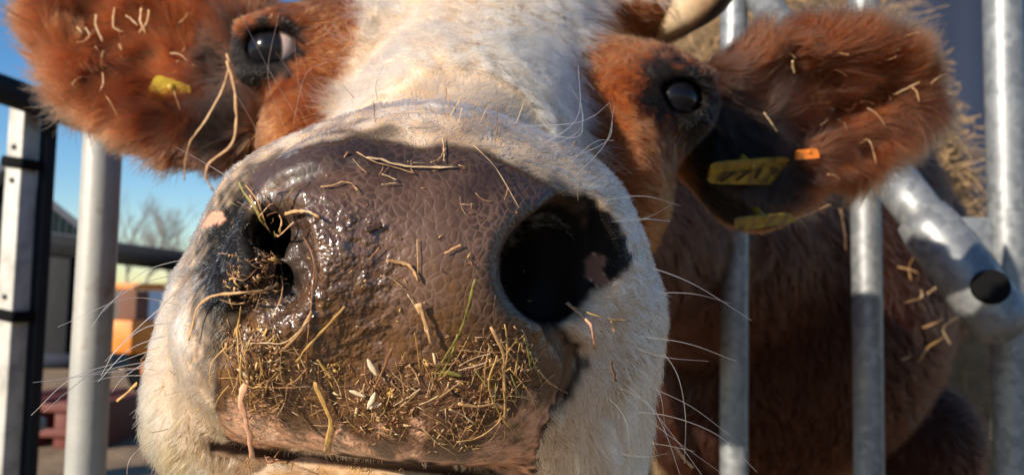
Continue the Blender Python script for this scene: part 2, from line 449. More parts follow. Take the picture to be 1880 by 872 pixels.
xw, yw_ = RV['x'], RV['y']
wet = sst(200, 100, np.hypot(xw - 580, (yw_ - 520) * .75)) * sst(335, 410, yw_) + .55 * sst(.2, .9, RV['n1']) * sst(560, 640, yw_)
pe = poly_sd(xw, yw_, PAD)
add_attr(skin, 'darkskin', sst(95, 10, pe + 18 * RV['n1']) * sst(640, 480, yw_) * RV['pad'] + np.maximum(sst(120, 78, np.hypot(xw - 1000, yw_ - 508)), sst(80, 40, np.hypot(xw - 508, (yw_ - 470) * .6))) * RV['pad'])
add_attr(skin, 'wet', np.clip(wet, 0, 1) * RV['pad'])
smo = sst(700, 560, xw) * sst(420, 330, yw_)            # the smooth bluish roll of skin over the nostril
add_attr(skin, 'smoothskin', smo)

sk = Mat('cow_skin')
pad, lip, dirt, wetn = sk.attr('pad', 'Fac'), sk.attr('lip', 'Fac'), sk.attr('dirt', 'Fac'), sk.attr('wet', 'Fac')
warp = sk.n('Mix', data_type='VECTOR'); 
wn = sk.n('TexNoise', Scale=140.0, Detail=2.0); sk.l(sk.obj(), wn.inputs['Vector'])
vm = sk.n('VectorMath', operation='SCALE'); sk.l(wn.outputs['Color'], vm.inputs[0]); vm.inputs['Scale'].default_value = .0052
va = sk.n('VectorMath', operation='ADD'); sk.l(sk.obj(), va.inputs[0]); sk.l(vm.outputs[0], va.inputs[1])
vo = sk.n('TexVoronoi', Scale=315.0, feature='DISTANCE_TO_EDGE'); sk.l(va.outputs[0], vo.inputs['Vector'])
vc = sk.n('TexVoronoi', Scale=315.0, feature='F1'); sk.l(va.outputs[0], vc.inputs['Vector'])
crack = sk.ramp(vo.outputs['Distance'], [(0.0, (1, 1, 1)), (.06, (.6, .6, .6)), (.20, (0, 0, 0))])
big = sk.noise(28, 4, .6)
fine = sk.noise(420, 3, .6)
cellc = sk.ramp(big, [(.30, (.042, .019, .011)), (.55, (.090, .045, .027)), (.75, (.145, .076, .047))])
lines = sk.mix(sk.noise(60, 3), (.150, .085, .055), (.23, .135, .088))
lm = sk.math('MULTIPLY', crack, sk.ramp(sk.noise(45, 3), [(.36, (0.10,) * 3), (.62, (.80,) * 3)]))
padc = sk.mix(lm, cellc, lines)
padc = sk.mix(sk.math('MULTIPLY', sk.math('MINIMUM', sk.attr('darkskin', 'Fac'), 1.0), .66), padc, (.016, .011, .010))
padc = sk.mix(sk.math('MULTIPLY', dirt, sk.ramp(sk.noise(95, 5, .7), [(.36, (0, 0, 0)), (.56, (.92,) * 3)])), padc, (.135, .062, .020))
spots = sk.ramp(sk.noise(130, 5, .65), [(.44, (0, 0, 0)), (.66, (1, 1, 1))])
lipc = sk.mix(spots, sk.mix(big, (.74, .35, .20), (.82, .48, .31)), (.13, .055, .024))
padc = sk.mix(lip, padc, lipc)
base_c = sk.mix(pad, sk.attr('coat'), padc)
hgt = sk.math('MULTIPLY', sk.math('SUBTRACT', 1.0, sk.math('MULTIPLY', crack, 1.0)), sk.math('SUBTRACT', 1.0, sk.math('MULTIPLY', sk.attr('smoothskin', 'Fac'), .85)))
hgt = sk.math('ADD', sk.math('MULTIPLY', hgt, .35), sk.math('MULTIPLY', sk.math('SUBTRACT', 1.0, vc.outputs['Distance']), .9))
hgt = sk.math('ADD', hgt, sk.math('MULTIPLY', fine, .35))
hgt = sk.math('MULTIPLY', hgt, pad)
nb1 = sk.bump(hgt, .30, .0009)
drops = sk.ramp(sk.noise(210, 2.5, .5), [(.36, (0, 0, 0)), (.66, (1, 1, 1))])
nb2 = sk.bump(sk.math('MULTIPLY', drops, wetn), .8, .0016, nb1)
rough = sk.math('SUBTRACT', .62, sk.math('MULTIPLY', pad, sk.math('ADD', .16, sk.math('MULTIPLY', wetn, .16))))
sk.set(Base_Color=base_c, Roughness=rough, Normal=nb2, Specular_IOR_Level=sk.math('ADD', .08, sk.math('MULTIPLY', pad, .36)))
sk.set(Coat_Weight=sk.math('MULTIPLY', pad, sk.math('ADD', .08, sk.math('MULTIPLY', wetn, .9))), Coat_Roughness=.10, Coat_Normal=nb2)
cow = link('cow', skin, sk.m); cow.location = COW_O
tag(cow, 'red-brown and white cow with its wet dark nose pushed close to the viewer', 'cow')

# ---- fur strands, grown from the skin and combed region by region
tri = np.concatenate([FQ[:, [0, 1, 2]], FQ[:, [0, 2, 3]]])
a, b, c = V[tri[:, 0]], V[tri[:, 1]], V[tri[:, 2]]
fn = np.cross(b - a, c - a); area = np.linalg.norm(fn, axis=1) / 2; fn /= (area[:, None] * 2 + 1e-12)
ctr = (a + b + c) / 3
VN = np.zeros_like(V)
for i in range(3): np.add.at(VN, tri[:, i], fn * area[:, None])
VN /= np.linalg.norm(VN, axis=1)[:, None] + 1e-12
if (VN * V).sum(1)[V[:, 2] < .3].mean() > 0: VN = -VN; fn = -fn
facing = -(fn * ctr).sum(1) / np.linalg.norm(ctr, axis=1)
RT = regions(ctr)
cx, cy = topx(ctr)
onscr = (cx > -120) & (cx < 2000) & (cy > -120) & (cy < 990)
dd = ctr[:, 2]
near_eye = np.minimum(np.linalg.norm(ctr - EYE_L, axis=1), np.linalg.norm(ctr - EYE_R, axis=1)) < .0130
w0 = area / dd ** 2
vis = np.where(facing > -.25, 1.0, .30) * np.where(onscr, 1.0, .18)
def pick(mask, n):
    p = w0 * vis * mask; p = p / p.sum()
    t = rng.choice(len(p), n, p=p)
    u = rng.random(n); v = rng.random(n); f = u + v > 1; u[f] = 1 - u[f]; v[f] = 1 - v[f]
    T = tri[t]
    P = V[T[:, 0]] * (1 - u - v)[:, None] + V[T[:, 1]] * u[:, None] + V[T[:, 2]] * v[:, None]
    N = VN[T[:, 0]] * (1 - u - v)[:, None] + VN[T[:, 1]] * u[:, None] + VN[T[:, 2]] * v[:, None]
    return P, N / np.linalg.norm(N, axis=1)[:, None]
HAIRS = []                                          # (points, radii, colour)
def grow(P, N, comb, length, lift, droop, wave, wavef, rad, col, seed, npt=5):
    """strands that leave the skin at an angle and bend over along the comb direction"""
    n = len(P)
    t = comb - N * (comb * N).sum(1)[:, None]; t /= np.linalg.norm(t, axis=1)[:, None] + 1e-9
    bi = np.cross(N, t)
    s = np.linspace(0, 1, npt)
    wv = noise3(P, wavef, seed); wv2 = noise3(P, wavef, seed + 1); jr = rng.normal(size=n)
    pts = np.zeros((n, npt, 3)); pts[:, 0] = P - N * .0006
    cur = pts[:, 0].copy(); ph = rng.random(n) * .6
    for k in range(1, npt):
        ang = lift * (1 - droop * s[k]) + .12 * jr
        ang = np.maximum(ang, .06)
        side = wave * (wv + .35 * jr) + wave * .9 * np.sin(5.5 * s[k] + 3 * wv2 + ph) * .8
        dirv = np.cos(ang)[:, None] * (np.cos(side)[:, None] * t + np.sin(side)[:, None] * bi) + np.sin(ang)[:, None] * N
        cur = cur + dirv * (length / (npt - 1))[:, None]; pts[:, k] = cur
    rr = rad[:, None] * np.array([1.0, 1.0, .9, .7, .3])[None, :npt] if npt == 5 else rad[:, None] * np.linspace(1, .3, npt)[None]
    HAIRS.append((pts, rr, col))

# muzzle
m = (RT['near'] > 0) & (RT['pad'] < .5)
P, N = pick(m, 225000)
r = regions(P); x, y = r['x'], r['y']
pad_c = PX(735, 520, .30)
comb = P - pad_c; comb[:, 2] = comb[:, 2] * .6 + .02
comb[:, 1] -= .10 * sst(560, 760, y) + .02
comb += .035 * np.stack([r['n1'], r['n2'], r['nb']], 1)
edge = poly_sd(x, y, PAD)
L = .0042 + .0020 * sst(-20, -160, edge) + .0040 * sst(620, 800, y) * sst(-30, -120, edge)
L = L * (1 - .5 * r['bl']) * rng.uniform(.6, 1.25, len(P))
L = np.where((y < 330), L * .85, L)
jit = rng.normal(size=len(P)) * .8
col = coat_colour(P, r, jit)
blf = np.clip(r['bl'], 0, 1)
grey = (rng.random(len(P)) < .34 + .3 * (1 - blf)) & (x < 520)
col = np.where((grey & (blf > .2))[:, None], np.array([.20, .18, .165]), col)
col = lerp(col, C_PINK * .9, r['pinks'] * .6)
col = lerp(col, np.array([.075, .055, .042]), sst(-34, -2, edge + 10 * r['n1']) * .75 * (rng.random(len(P)) < .75) * sst(760, 640, y))
col *= rng.uniform(.62, 1.2, len(P))[:, None]
col = np.where(((x > 1000) & (blf > .5))[:, None], np.maximum(col, np.array([.020, .017, .015]) * rng.uniform(.4, 1.6, (len(P), 1))), col)
keep = rng.random(len(P)) > r['pinks'] * .8
mline = np.interp(x, [392, 520, 640, 800, 960, 1060], [818, 834, 842, 856, 888, 930])
keep &= ~((np.abs(y - mline) < 11) & (x > 385) & (x < 1010))
hi_, hj_ = np.clip(np.searchsorted(GU, P[:, 0] / P[:, 2]), 0, len(GU) - 1), np.clip(np.searchsorted(GV, P[:, 1] / P[:, 2]), 0, len(GV) - 1)
keep &= ~((P[:, 2] - FRONT[hi_, hj_] > .007) & (np.hypot(x - 1000, y - 505) < 90))          # no coat deep in the nostril
keep &= ~((r['pad'] > .3) & (rng.random(len(P)) < .6))
lift = .42 + .15 * r['n1'] + .25 * sst(700, 820, y)
g = keep
grow(P[g], N[g], comb[g], L[g], lift[g], .75, np.full(g.sum(), .30), 70, (.00008 + .00003 * rng.random(g.sum())), col[g], 11)

# face: blaze, cheeks, brows
m = (RT['near'] == 0) & (dd < .80) & (RT['ear'] == 0) & ~near_eye
P, N = pick(m, 170000)
r = regions(P); x, y = r['x'], r['y']
comb = np.stack([np.clip((x - 850) / 300, -1.2, 1.2), -.45 + 0 * x, -.25 + 0 * x], 1)
for E in (EYE_L, EYE_R):
    v = P - E; dist = np.linalg.norm(v, axis=1); k = sst(.075, .03, dist)[:, None]
    comb = comb * (1 - k) + k * v / (dist[:, None] + 1e-6)
comb += .35 * np.stack([r['n1'], r['n2'], r['nb']], 1)
wht = r['white']
de = np.minimum(np.linalg.norm(P - EYE_L, axis=1), np.linalg.norm(P - EYE_R, axis=1))
L = (.008 + .006 * wht) * rng.uniform(.6, 1.25, len(P)) * (.35 + .65 * sst(.016, .04, de))
fr = sst(14, 2, np.abs(poly_sd(x, y, BLAZE))) * wht
L = L * (1 + .8 * fr)
col = coat_colour(P, r, rng.normal(size=len(P)) * .8) * rng.uniform(.65, 1.2, len(P))[:, None]
grow(P, N, comb, L, .50 + .25 * wht + .1 * r['n1'], .7, .28 + .55 * wht, 55, .00013 + .00004 * rng.random(len(P)), col, 21)

# ears
m = RT['ear'] > 0
P, N = pick(m, 120000)
r = regions(P); q = r['earq']
Fx = np.where((P[:, 0] < 0)[:, None], EAR_L[1][0], EAR_R[1][0]); Fy = np.where((P[:, 0] < 0)[:, None], EAR_L[1][1], EAR_R[1][1])
comb = Fx * .8 + Fy * (q[:, 1:2] * 1.1) + .8 * np.stack([noise3(P, 22, 52), noise3(P, 22, 53), noise3(P, 22, 54)], 1) + np.array([0, -.22, 0])
L = .019 * rng.uniform(.4, 1.5, len(P)) * np.clip(1 + .45 * noise3(P, 28, 51), .4, 2)
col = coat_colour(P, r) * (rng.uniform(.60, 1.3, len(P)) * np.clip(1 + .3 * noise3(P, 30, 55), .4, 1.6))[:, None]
grow(P, N, comb, L, .50 + .2 * r['n2'], .6, np.full(len(P), .45), 40, .00014 + .00005 * rng.random(len(P)), col, 31)

# neck, trunk and legs
m = (dd >= .80) & (RT['ear'] == 0)
P, N = pick(m, 90000)
r = regions(P)
comb = np.array([.3, -.8, .5]) + .4 * np.stack([r['n1'], r['n2'], r['nb']], 1)
L = .034 * rng.uniform(.6, 1.3, len(P)) * np.where(C2W(P)[:, 2] < .5, .5, 1)
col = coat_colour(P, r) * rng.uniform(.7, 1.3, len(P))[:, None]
grow(P, N, comb, L, np.full(len(P), .5), .6, np.full(len(P), .4), 8, .00045 + .00015 * rng.random(len(P)), col, 41)

hm = Mat('cow_hair'); hm.t.nodes.remove(hm.b)
hb = hm.n('BsdfHairPrincipled'); hb.model = 'CHIANG'; hb.parametrization = 'COLOR'
hm.l(hm.attr('hcol'), hb.inputs['Color']); hb.inputs['Roughness'].default_value = .38; hb.inputs['Radial Roughness'].default_value = .55
hb.inputs['Random Roughness'].default_value = .2; hb.inputs['IOR'].default_value = 1.33
hm.l(hb.outputs[0], hm.out.inputs['Surface'])
def hair_object(name, items, mat, parent):
    cu = bpy.data.hair_curves.new(name)
    sizes = np.concatenate([np.full(len(p), p.shape[1]) for p, _, _ in items])
    cu.add_curves(sizes.tolist())
    pos = np.concatenate([p.reshape(-1, 3) for p, _, _ in items])
    pos = C2W(pos) - np.array(COW_O)
    cu.points.foreach_set('position', pos.astype(np.float32).ravel())
    ra = cu.attributes.get('radius') or cu.attributes.new('radius', 'FLOAT', 'POINT')
    ra.data.foreach_set('value', np.concatenate([q.reshape(-1) for _, q, _ in items]).astype(np.float32))
    ca = cu.attributes.new('hcol', 'FLOAT_COLOR', 'CURVE')
    cc = np.concatenate([c for _, _, c in items]); cc = np.concatenate([np.clip(cc, .002, .95), np.ones((len(cc), 1))], 1)
    ca.data.foreach_set('color', cc.astype(np.float32).ravel())
    cu.materials.append(mat)
    o = bpy.data.objects.new(name, cu); COL.objects.link(o); o.parent = parent
    return o
fur = hair_object('fur', HAIRS, hm.m, cow)
# ------------------------------------------------------------------ eyes, horns, whiskers
BV = BVHTree.FromPolygons([Vector(v) for v in V], FQ.tolist())
def hit(x, y):                         # where the line of sight through a photo position meets the cow: point and normal, camera frame
    dr = Vector(PX(x, y, 1.0)).normalized()
    h = BV.ray_cast(Vector((0, 0, 0)), dr)
    if h[0] is None: return None
    n = h[1].normalized()
    if n.dot(dr) > 0: n = -n
    return np.array(h[0]), np.array(n)
def LOC(p):                            # camera frame -> the cow's own frame
    return Vector(C2W(p)) - COW_O
def bm_mesh(name, bm):
    me = bpy.data.meshes.new(name); bm.to_mesh(me); bm.free(); smooth(me); return me
def tube(bm, pts, radii, seg=8, flat=1.0, ref=None, caps=True, jit=0.0):
    """a tube through world points; flat < 1 squashes it into a blade across the direction ref"""
    pts = [Vector(p) for p in pts]; rings = []
    prev = Vector(ref) if ref is not None else Vector((.3, .2, 1))
    for i, p in enumerate(pts):
        t = (pts[min(i + 1, len(pts) - 1)] - pts[max(i - 1, 0)]).normalized()
        nrm = (prev - t * prev.dot(t))
        if nrm.length < 1e-4: nrm = t.orthogonal()
        nrm.normalize(); prev = nrm; b = t.cross(nrm)
        r = radii[i] if hasattr(radii, '__len__') else radii
        ring = []
        for k in range(seg):
            a = 6.28318 * k / seg; q = 1 + jit * random.uniform(-1, 1)
            ring.append(bm.verts.new(p + b * (math.cos(a) * r * q) + nrm * (math.sin(a) * r * flat * q)))
        rings.append(ring)
    fs = []
    for A, B in zip(rings, rings[1:]):
        for k in range(seg): fs.append(bm.faces.new((A[k], A[(k + 1) % seg], B[(k + 1) % seg], B[k])))
    if caps: bm.faces.new(rings[0][::-1]); bm.faces.new(rings[-1])
    return rings
def spline(pts, n):                    # smooth curve through the points
    P = [np.array(p, float) for p in pts]
    if len(P) < 3: return [P[0] + (P[-1] - P[0]) * i / (n - 1) for i in range(n)]
    P = [2 * P[0] - P[1]] + P + [2 * P[-1] - P[-2]]
    out = []; m = len(P) - 3
    for i in range(n):
        s = i / (n - 1) * m; k = min(int(s), m - 1); t = s - k
        a, b, c, d = P[k:k + 4]
        out.append(.5 * (2 * b + (c - a) * t + (2 * a - 5 * b + 4 * c - d) * t * t + (3 * b - a - 3 * c + d) * t ** 3))
    return out
def box(bm, c, h, rot=None):
    M = Matrix.Translation(c) @ (rot.to_4x4() if rot is not None else Matrix.Identity(4)) @ Matrix.Diagonal((*[2 * v for v in h], 1))
    return bmesh.ops.create_cube(bm, size=1, matrix=M)['verts']
def bevel(bm, w, seg=2):
    bmesh.ops.bevel(bm, geom=bm.edges[:], offset=w, segments=seg, affect='EDGES', profile=.6)

eye_m = Mat('eyeball')
g = eye_m.attr('gaze', 'Fac')
ec = eye_m.ramp(g, [(0.0, (.004, .004, .006)), (.24, (.007, .006, .008)), (.365, (.010, .009, .010)), (.385, (.05, .028, .02)), (.405, (.62, .46, .40)), (1, (.66, .52, .46))])
eye_m.set(Base_Color=ec, Roughness=.22, Specular_IOR_Level=.12, Coat_Weight=.16, Coat_Roughness=.05)
for E, gz in ((EYE_L, (-.72, -.05, -.69)), (EYE_R, (.12, -.05, -.97))):
    bm = bmesh.new(); bmesh.ops.create_uvsphere(bm, u_segments=48, v_segments=32, radius=.0186)
    gz = np.array(gz) / np.linalg.norm(gz)
    gw = Vector(C2W(E + gz) - C2W(E)).normalized()
    for v in bm.verts:                 # the cornea bulges a little
        a = v.co.normalized().angle(gw)
        v.co *= 1 + .07 * max(0, 1 - (a / .75) ** 2)
    me = bm_mesh('eye', bm)
    add_attr(me, 'gaze', [v.co.normalized().angle(gw) / 3.1416 for v in me.vertices])
    o = link('eye', me, eye_m.m, cow); o.location = LOC(E + np.array([0, 0, .0046]))

horn_m = Mat('horn')
ha = horn_m.attr('along', 'Fac')
hs = horn_m.noise(60, 4)
hc = horn_m.ramp(horn_m.math('ADD', ha, horn_m.math('MULTIPLY', horn_m.math('SUBTRACT', hs, .5), .25)), [(0, (.52, .40, .27)), (.32, (.60, .45, .28)), (.52, (.28, .17, .09)), (.68, (.030, .020, .016)), (1, (.012, .010, .010))])
horn_m.set(Base_Color=hc, Roughness=.42, Normal=horn_m.bump(hs, .25, .002))
def horn(pts, radii):
    bm = bmesh.new(); sp = spline(pts, 22); rr = np.interp(np.linspace(0, 1, 22), np.linspace(0, 1, len(radii)), radii)
    tube(bm, [LOC(p) for p in sp], list(rr), 20)
    me = bm_mesh('horn', bm); ax_ = [LOC(p) for p in sp]; dk = (Vector(C2W(np.array([.8, -.6, .1]))) - Vector(C2W(np.zeros(3)))).normalized()
    add_attr(me, 'along', [i / 21 + .62 * max(0, (me.vertices[i * 20 + k].co - ax_[i]).normalized().dot(dk)) ** 1.5 * min(1, i / 5) for i in range(22) for k in range(20)])
    link('horn', me, horn_m.m, cow)
horn([PX(1165, 46, .715), PX(1240, 24, .665), PX(1306, -16, .640), PX(1336, -90, .640), PX(1340, -170, .650)], [.0200, .0200, .0185, .013, .002])
horn([PX(640, -60, .700), PX(570, -84, .665), PX(520, -98, .640), PX(478, -122, .635), PX(440, -190, .635), PX(430, -270, .645)], [.020, .0215, .0205, .018, .013, .002])

WH = []                                # whiskers: photo positions from root to tip
for pts in [
    [(332, 560), (235, 548), (106, 600)], [(352, 470), (262, 500), (190, 572)], [(330, 500), (262, 520), (202, 556), (168, 600)],
    [(312, 545), (253, 602), (193, 663)], [(300, 632), (222, 663), (130, 695), (57, 762)], [(285, 660), (178, 683), (127, 716), (80, 757)],
    [(276, 672), (167, 688), (60, 702)], [(262, 730), (203, 737), (177, 743)], [(262, 725), (222, 752), (200, 772)], [(252, 768), (205, 778), (170, 793)],
    [(330, 590), (270, 600), (215, 640), (185, 690)], [(318, 610), (240, 640), (180, 700)], [(305, 655), (290, 700), (287, 760)], [(345, 520), (300, 560), (272, 640)],
    [(300, 690), (220, 690), (170, 700)], [(350, 440), (300, 450), (250, 480)], [(300, 640), (230, 690), (205, 720)], [(372, 360), (310, 380), (265, 395)],
    [(290, 800), (240, 840), (232, 900)], [(268, 780), (236, 820), (238, 880)],
    [(1178, 483), (1270, 520), (1380, 588)], [(1190, 537), (1270, 539), (1342, 557)], [(1160, 615), (1260, 630), (1352, 663)], [(1150, 632), (1220, 655), (1302, 663)],
    [(1110, 700), (1180, 735), (1240, 805), (1292, 876)], [(1130, 690), (1205, 760), (1252, 880)], [(1140, 755), (1230, 764), (1320, 800), (1390, 866)],
    [(1195, 620), (1240, 680), (1258, 760), (1256, 850)], [(1100, 715), (1148, 770), (1156, 880)], [(1150, 812), (1210, 815), (1275, 828)], [(1160, 742), (1230, 800), (1330, 872)],
    [(1180, 560), (1225, 590), (1232, 592)], [(1170, 680), (1210, 720), (1222, 800)], [(1120, 830), (1180, 838), (1225, 832)], [(1168, 700), (1262, 742), (1342, 800)],
    [(1040, 290), (1110, 262), (1124, 225), (1118, 180)], [(1010, 268), (1062, 240), (1068, 200), (1042, 150)], [(940, 228), (1040, 228), (1086, 215), (1120, 188)],
    [(1060, 320), (1112, 262), (1128, 195)], [(1040, 305), (1090, 262), (1128, 258)], [(985, 235), (985, 190), (960, 180), (940, 185)], [(1105, 366), (1180, 360), (1250, 378)],
    [(1120, 408), (1180, 402), (1232, 377)], [(1130, 405), (1180, 402), (1230, 406)], [(1080, 345), (1100, 330), (1118, 318)], [(985, 240), (1062, 250), (1068, 190)], [(1000, 262), (1060, 215), (1062, 120)],
    [(556, 232), (500, 140), (440, 25)], [(522, 240), (492, 140), (512, 25)], [(535, 235), (560, 140), (600, 114)], [(600, 215), (545, 150), (505, 95)], [(418, 324), (370, 296), (322, 270)],
    [(575, 222), (550, 160), (540, 70)], [(480, 262), (455, 210), (425, 160)], [(640, 210), (655, 185), (628, 178)], [(960, 300), (900, 300), (870, 282)], [(700, 210), (690, 160), (705, 120)],
]:
    r_ = hit(*pts[0])
    if r_ is None: continue
    d0 = r_[0][2]
    ctl = [r_[0] + r_[1] * -.001] + [PX(x, y, d0 - .004 - .006 * i + random.uniform(-.004, .004)) for i, (x, y) in enumerate(pts[1:], 1)]
    sp = np.array(spline(ctl, 16))
    WH.append(sp)
WH = np.array(WH)
wr = .000185 * np.linspace(1, .35, 16)[None] * rng.uniform(.75, 1.25, (len(WH), 1))
wc = np.where((rng.random(len(WH)) < .8)[:, None], np.array([.80, .72, .62]), np.array([.30, .20, .12]))
hair_object('whiskers', [(WH, wr, wc)], hm.m, cow)

# lashes round each eye
LA = []; 
for E, sx in ((EYE_L, -1), (EYE_R, 1)):
    for k in range(60):
        a = math.radians(random.uniform(15, 165)); up = 1 if random.random() < .75 else -.7
        p0 = E + np.array([math.cos(a) * .017, up * math.sin(a) * .0125, -.012])
        dv = np.array([math.cos(a) * .5 + sx * .35, up * .25 * math.sin(a) - .15, -.8]); dv /= np.linalg.norm(dv)
        L_ = random.uniform(.008, .015)
        LA.append([p0 + dv * L_ * s + np.array([0, -.004, 0]) * s * s for s in np.linspace(0, 1, 5)])
LA = np.array(LA)
hair_object('eyelashes', [(LA, .00013 * np.linspace(1, .3, 5)[None] * np.ones((len(LA), 1)), np.tile([.01, .008, .008], (len(LA), 1)))], hm.m, cow)

# ------------------------------------------------------------------ straw and hay stuck to the cow
def straw_mat(name, c1, c2, rough=.45, trans=0.0):
    m = Mat(name)
    co = m.n('Mapping'); co.inputs['Scale'].default_value = (1, 1, 1); m.l(m.obj(), co.inputs[0])
    n = m.noise(240, 4, .65)
    m.set(Base_Color=m.ramp(n, [(.30, c2), (.50, c1), (.72, tuple(min(1, v * 1.25) for v in c1))]), Roughness=rough, Normal=m.bump(m.noise(700, 2), .3, .0004))
    return m.m
ST = {
    'gold': straw_mat('straw_gold', (.48, .28, .085), (.25, .13, .038)),
    'pale': straw_mat('straw_pale', (.55, .38, .20), (.30, .17, .075)),
    'tan': straw_mat('straw_tan', (.46, .26, .115), (.24, .12, .045)),
    'brown': straw_mat('straw_brown', (.23, .105, .045), (.09, .038, .016), .35),
    'dark': straw_mat('straw_dark', (.075, .036, .018), (.03, .015, .008), .3),
    'green': straw_mat('stem_green', (.22, .19, .045), (.10, .085, .02), .4),
    'pink': straw_mat('leaf_dry', (.62, .33, .20), (.40, .18, .09)),
    'husk': straw_mat('seed_husk', (.66, .52, .34), (.42, .28, .13)),
}
straws = []
def straw(name, pts, wpx, mk, label, cat='straw', group=None, lift=.0012, flat=.45, lifts=None, taper=(1, 1), fixed=None):
    """one stem or leaf laid on the cow along photo positions; wpx is its width in the photo"""
    ctl = []; nn = np.zeros(3); d0 = None
    if fixed is not None: ctl = [PX(x, y, fixed) for x, y in pts]; nn = np.array([0, 0, -1.0]); d0 = fixed
    else:
        for i, (x, y) in enumerate(pts):
            h = hit(x, y)
            if h is None: h = (PX(x, y, d0 or .33), np.array([0, 0, -1.0]))
            if d0 and h[0][2] > d0 + .05: h = (PX(x, y, d0 + .004), h[1])
            d0 = h[0][2]; nn = nn + h[1]
            lf = lifts[i] if lifts else lift
            ctl.append(h[0] + h[1] * (lf * d0 / .3 if fixed is None else 0))
    nn /= np.linalg.norm(nn) + 1e-9
    n = max(4, 4 * (len(pts) - 1) + 1)
    sp = spline(ctl, n)
    r0 = wpx * .31 / FPX * d0
    pw = [Vector(C2W(p)) for p in sp]
    base = pw[0].copy()
    nw = Vector(C2W(nn) - C2W(np.zeros(3)))
    rad = [r0 * (taper[0] + (taper[1] - taper[0]) * i / (n - 1)) * random.uniform(.6, 1.3) for i in range(n)]
    if name in ('seed_husk', 'leaf_bit'): rad = [r0 * (.12 + .95 * math.sin(3.1416 * (i + .15) / (n - .7)) ** .8) for i in range(n)]
    bm = bmesh.new(); 
    if name not in ('seed_husk', 'leaf_bit', 'bark_chip'):
        kn = r0 * .4; pw = [p + Vector((random.uniform(-kn, kn), random.uniform(-kn, kn), random.uniform(-kn, kn))) for p in pw]
        if flat < .3: rad = [r_ * 1.25 for r_ in rad]
        if random.random() < .35:
            m_ = max(2, int(n * .6)); tube(bm, [p - base + (nw * r0 + Vector((random.uniform(-1, 1), 0, random.uniform(-1, 1))) * r0 * 1.6) * (i - m_) / (n - m_) for i, p in enumerate(pw) if i >= m_], [r_ * .45 for r_ in rad[m_:]] if n - m_ > 1 else .0002, 4, flat, nw) if n - m_ > 1 else None
    tube(bm, [p - base for p in pw], rad, 6, flat * .5, nw, jit=.18)
    me = bm_mesh(name, bm)
    o = link(name, me, ST[mk]); o.location = base
    tag(o, label, cat, group); straws.append(o)
    return o
A = straw
A('straw', [(560, 430), (581, 477), (578, 534), (568, 591), (563, 653), (566, 692)], 7, 'brown', 'long brown bent stem running down from the edge of the wet nostril', taper=(.7, 1.1))
A('straw', [(632, 551), (600, 592), (563, 635), (545, 662)], 8, 'gold', 'straight golden straw leaning across the shiny wet part of the nose', lifts=[.006, .003, .002, .001])
A('hay_strand', [(464, 630), (490, 627), (516, 627), (537, 617), (568, 586)], 4.5, 'pale', 'thin pale looping blade crossing below the wet nostril', 'hay')
A('straw', [(574, 570), (547, 612), (514, 645)], 7, 'tan', 'tan curved stem crossing behind the long brown bent stem')
A('hay_strand', [(497, 517), (470, 521), (444, 526), (407, 544), (381, 570), (366, 622)], 9, 'tan', 'broad tan strip curling from nostril down the white cheek fur', 'hay', lift=.004)
A('dry_leaf', [(466, 679), (463, 706), (477, 752), (488, 793), (494, 828), (495, 852)], 19, 'pink', 'long pinkish brown dry leaf hanging over the pink lip', 'leaf', flat=.32, lifts=[.005, .008, .011, .011, .008, .006], taper=(1.1, .45))
A('hay_strand', [(578, 695), (599, 736), (612, 772), (604, 820)], 13, 'gold', 'flat golden blade bent downwards above the middle of the lip', 'hay', flat=.18, lift=.002)
A('straw', [(583, 656), (596, 672), (611, 692)], 8, 'gold', 'short golden stub just above the flat bent blade')
A('hay_strand', [(709, 477), (730, 481), (752, 488), (772, 515)], 9, 'tan', 'tan blade with a bent tip on the middle of the nose', 'hay', flat=.25)
A('hay_strand', [(768, 553), (780, 590), (797, 630)], 15, 'tan', 'wide flat tan blade standing upright on the middle of the nose', 'hay', flat=.16, lift=.002, taper=(.9, .7))
A('straw', [(766, 440), (767, 470), (768, 516)], 3.5, 'tan', 'thin upright tan thread above the wide flat blade')
A('straw', [(697, 505), (720, 511), (742, 528)], 3, 'tan', 'thin bent tan thread left of the wide flat blade')
A('straw', [(748, 538), (760, 556), (772, 578)], 3, 'pale', 'thin pale thread touching the top of the wide flat blade')
A('green_straw', [(860, 508), (852, 560), (845, 592), (822, 643), (798, 682)], 8, 'green', 'long olive green stem leaning on the lower nose', 'hay', lifts=[.010, .006, .004, .002, .001])
A('green_straw', [(838, 610), (828, 650), (806, 690)], 7, 'green', 'short olive stem lying along the long green stem', 'hay')
A('seed_husk', [(675, 654), (684, 668), (694, 686)], 17, 'husk', 'pale seed husk uppermost of the cluster below the nose centre', 'seed husk', flat=.5, lift=.002)
A('seed_husk', [(643, 711), (658, 717), (674, 723)], 15, 'husk', 'pale seed husk lying flat at the left of its cluster', 'seed husk', flat=.5, lift=.002)
A('seed_husk', [(691, 712), (686, 726), (677, 742)], 15, 'husk', 'pale upright seed husk touching the slanting brown stem', 'seed husk', flat=.5, lift=.003)
A('seed_husk', [(703, 734), (692, 739), (680, 744)], 12, 'husk', 'small pale seed husk lowest of its cluster', 'seed husk', flat=.5, lift=.002)
A('seed_husk', [(444, 668), (454, 675), (463, 684)], 14, 'husk', 'pale seed husk above the pinkish brown dry leaf', 'seed husk', flat=.5, lift=.003)
A('leaf_bit', [(808, 678), (828, 681), (848, 686)], 14, 'green', 'small olive green leaf at the foot of the green stem', 'leaf', flat=.2, lift=.002)
A('straw', [(723, 626), (708, 665), (688, 716)], 7, 'brown', 'slanting brown stem with a pale husk at its foot', lifts=[.006, .003, .001])
A('straw', [(671, 668), (672, 690), (680, 710)], 6, 'brown', 'short brown stem between the pale seed husks')
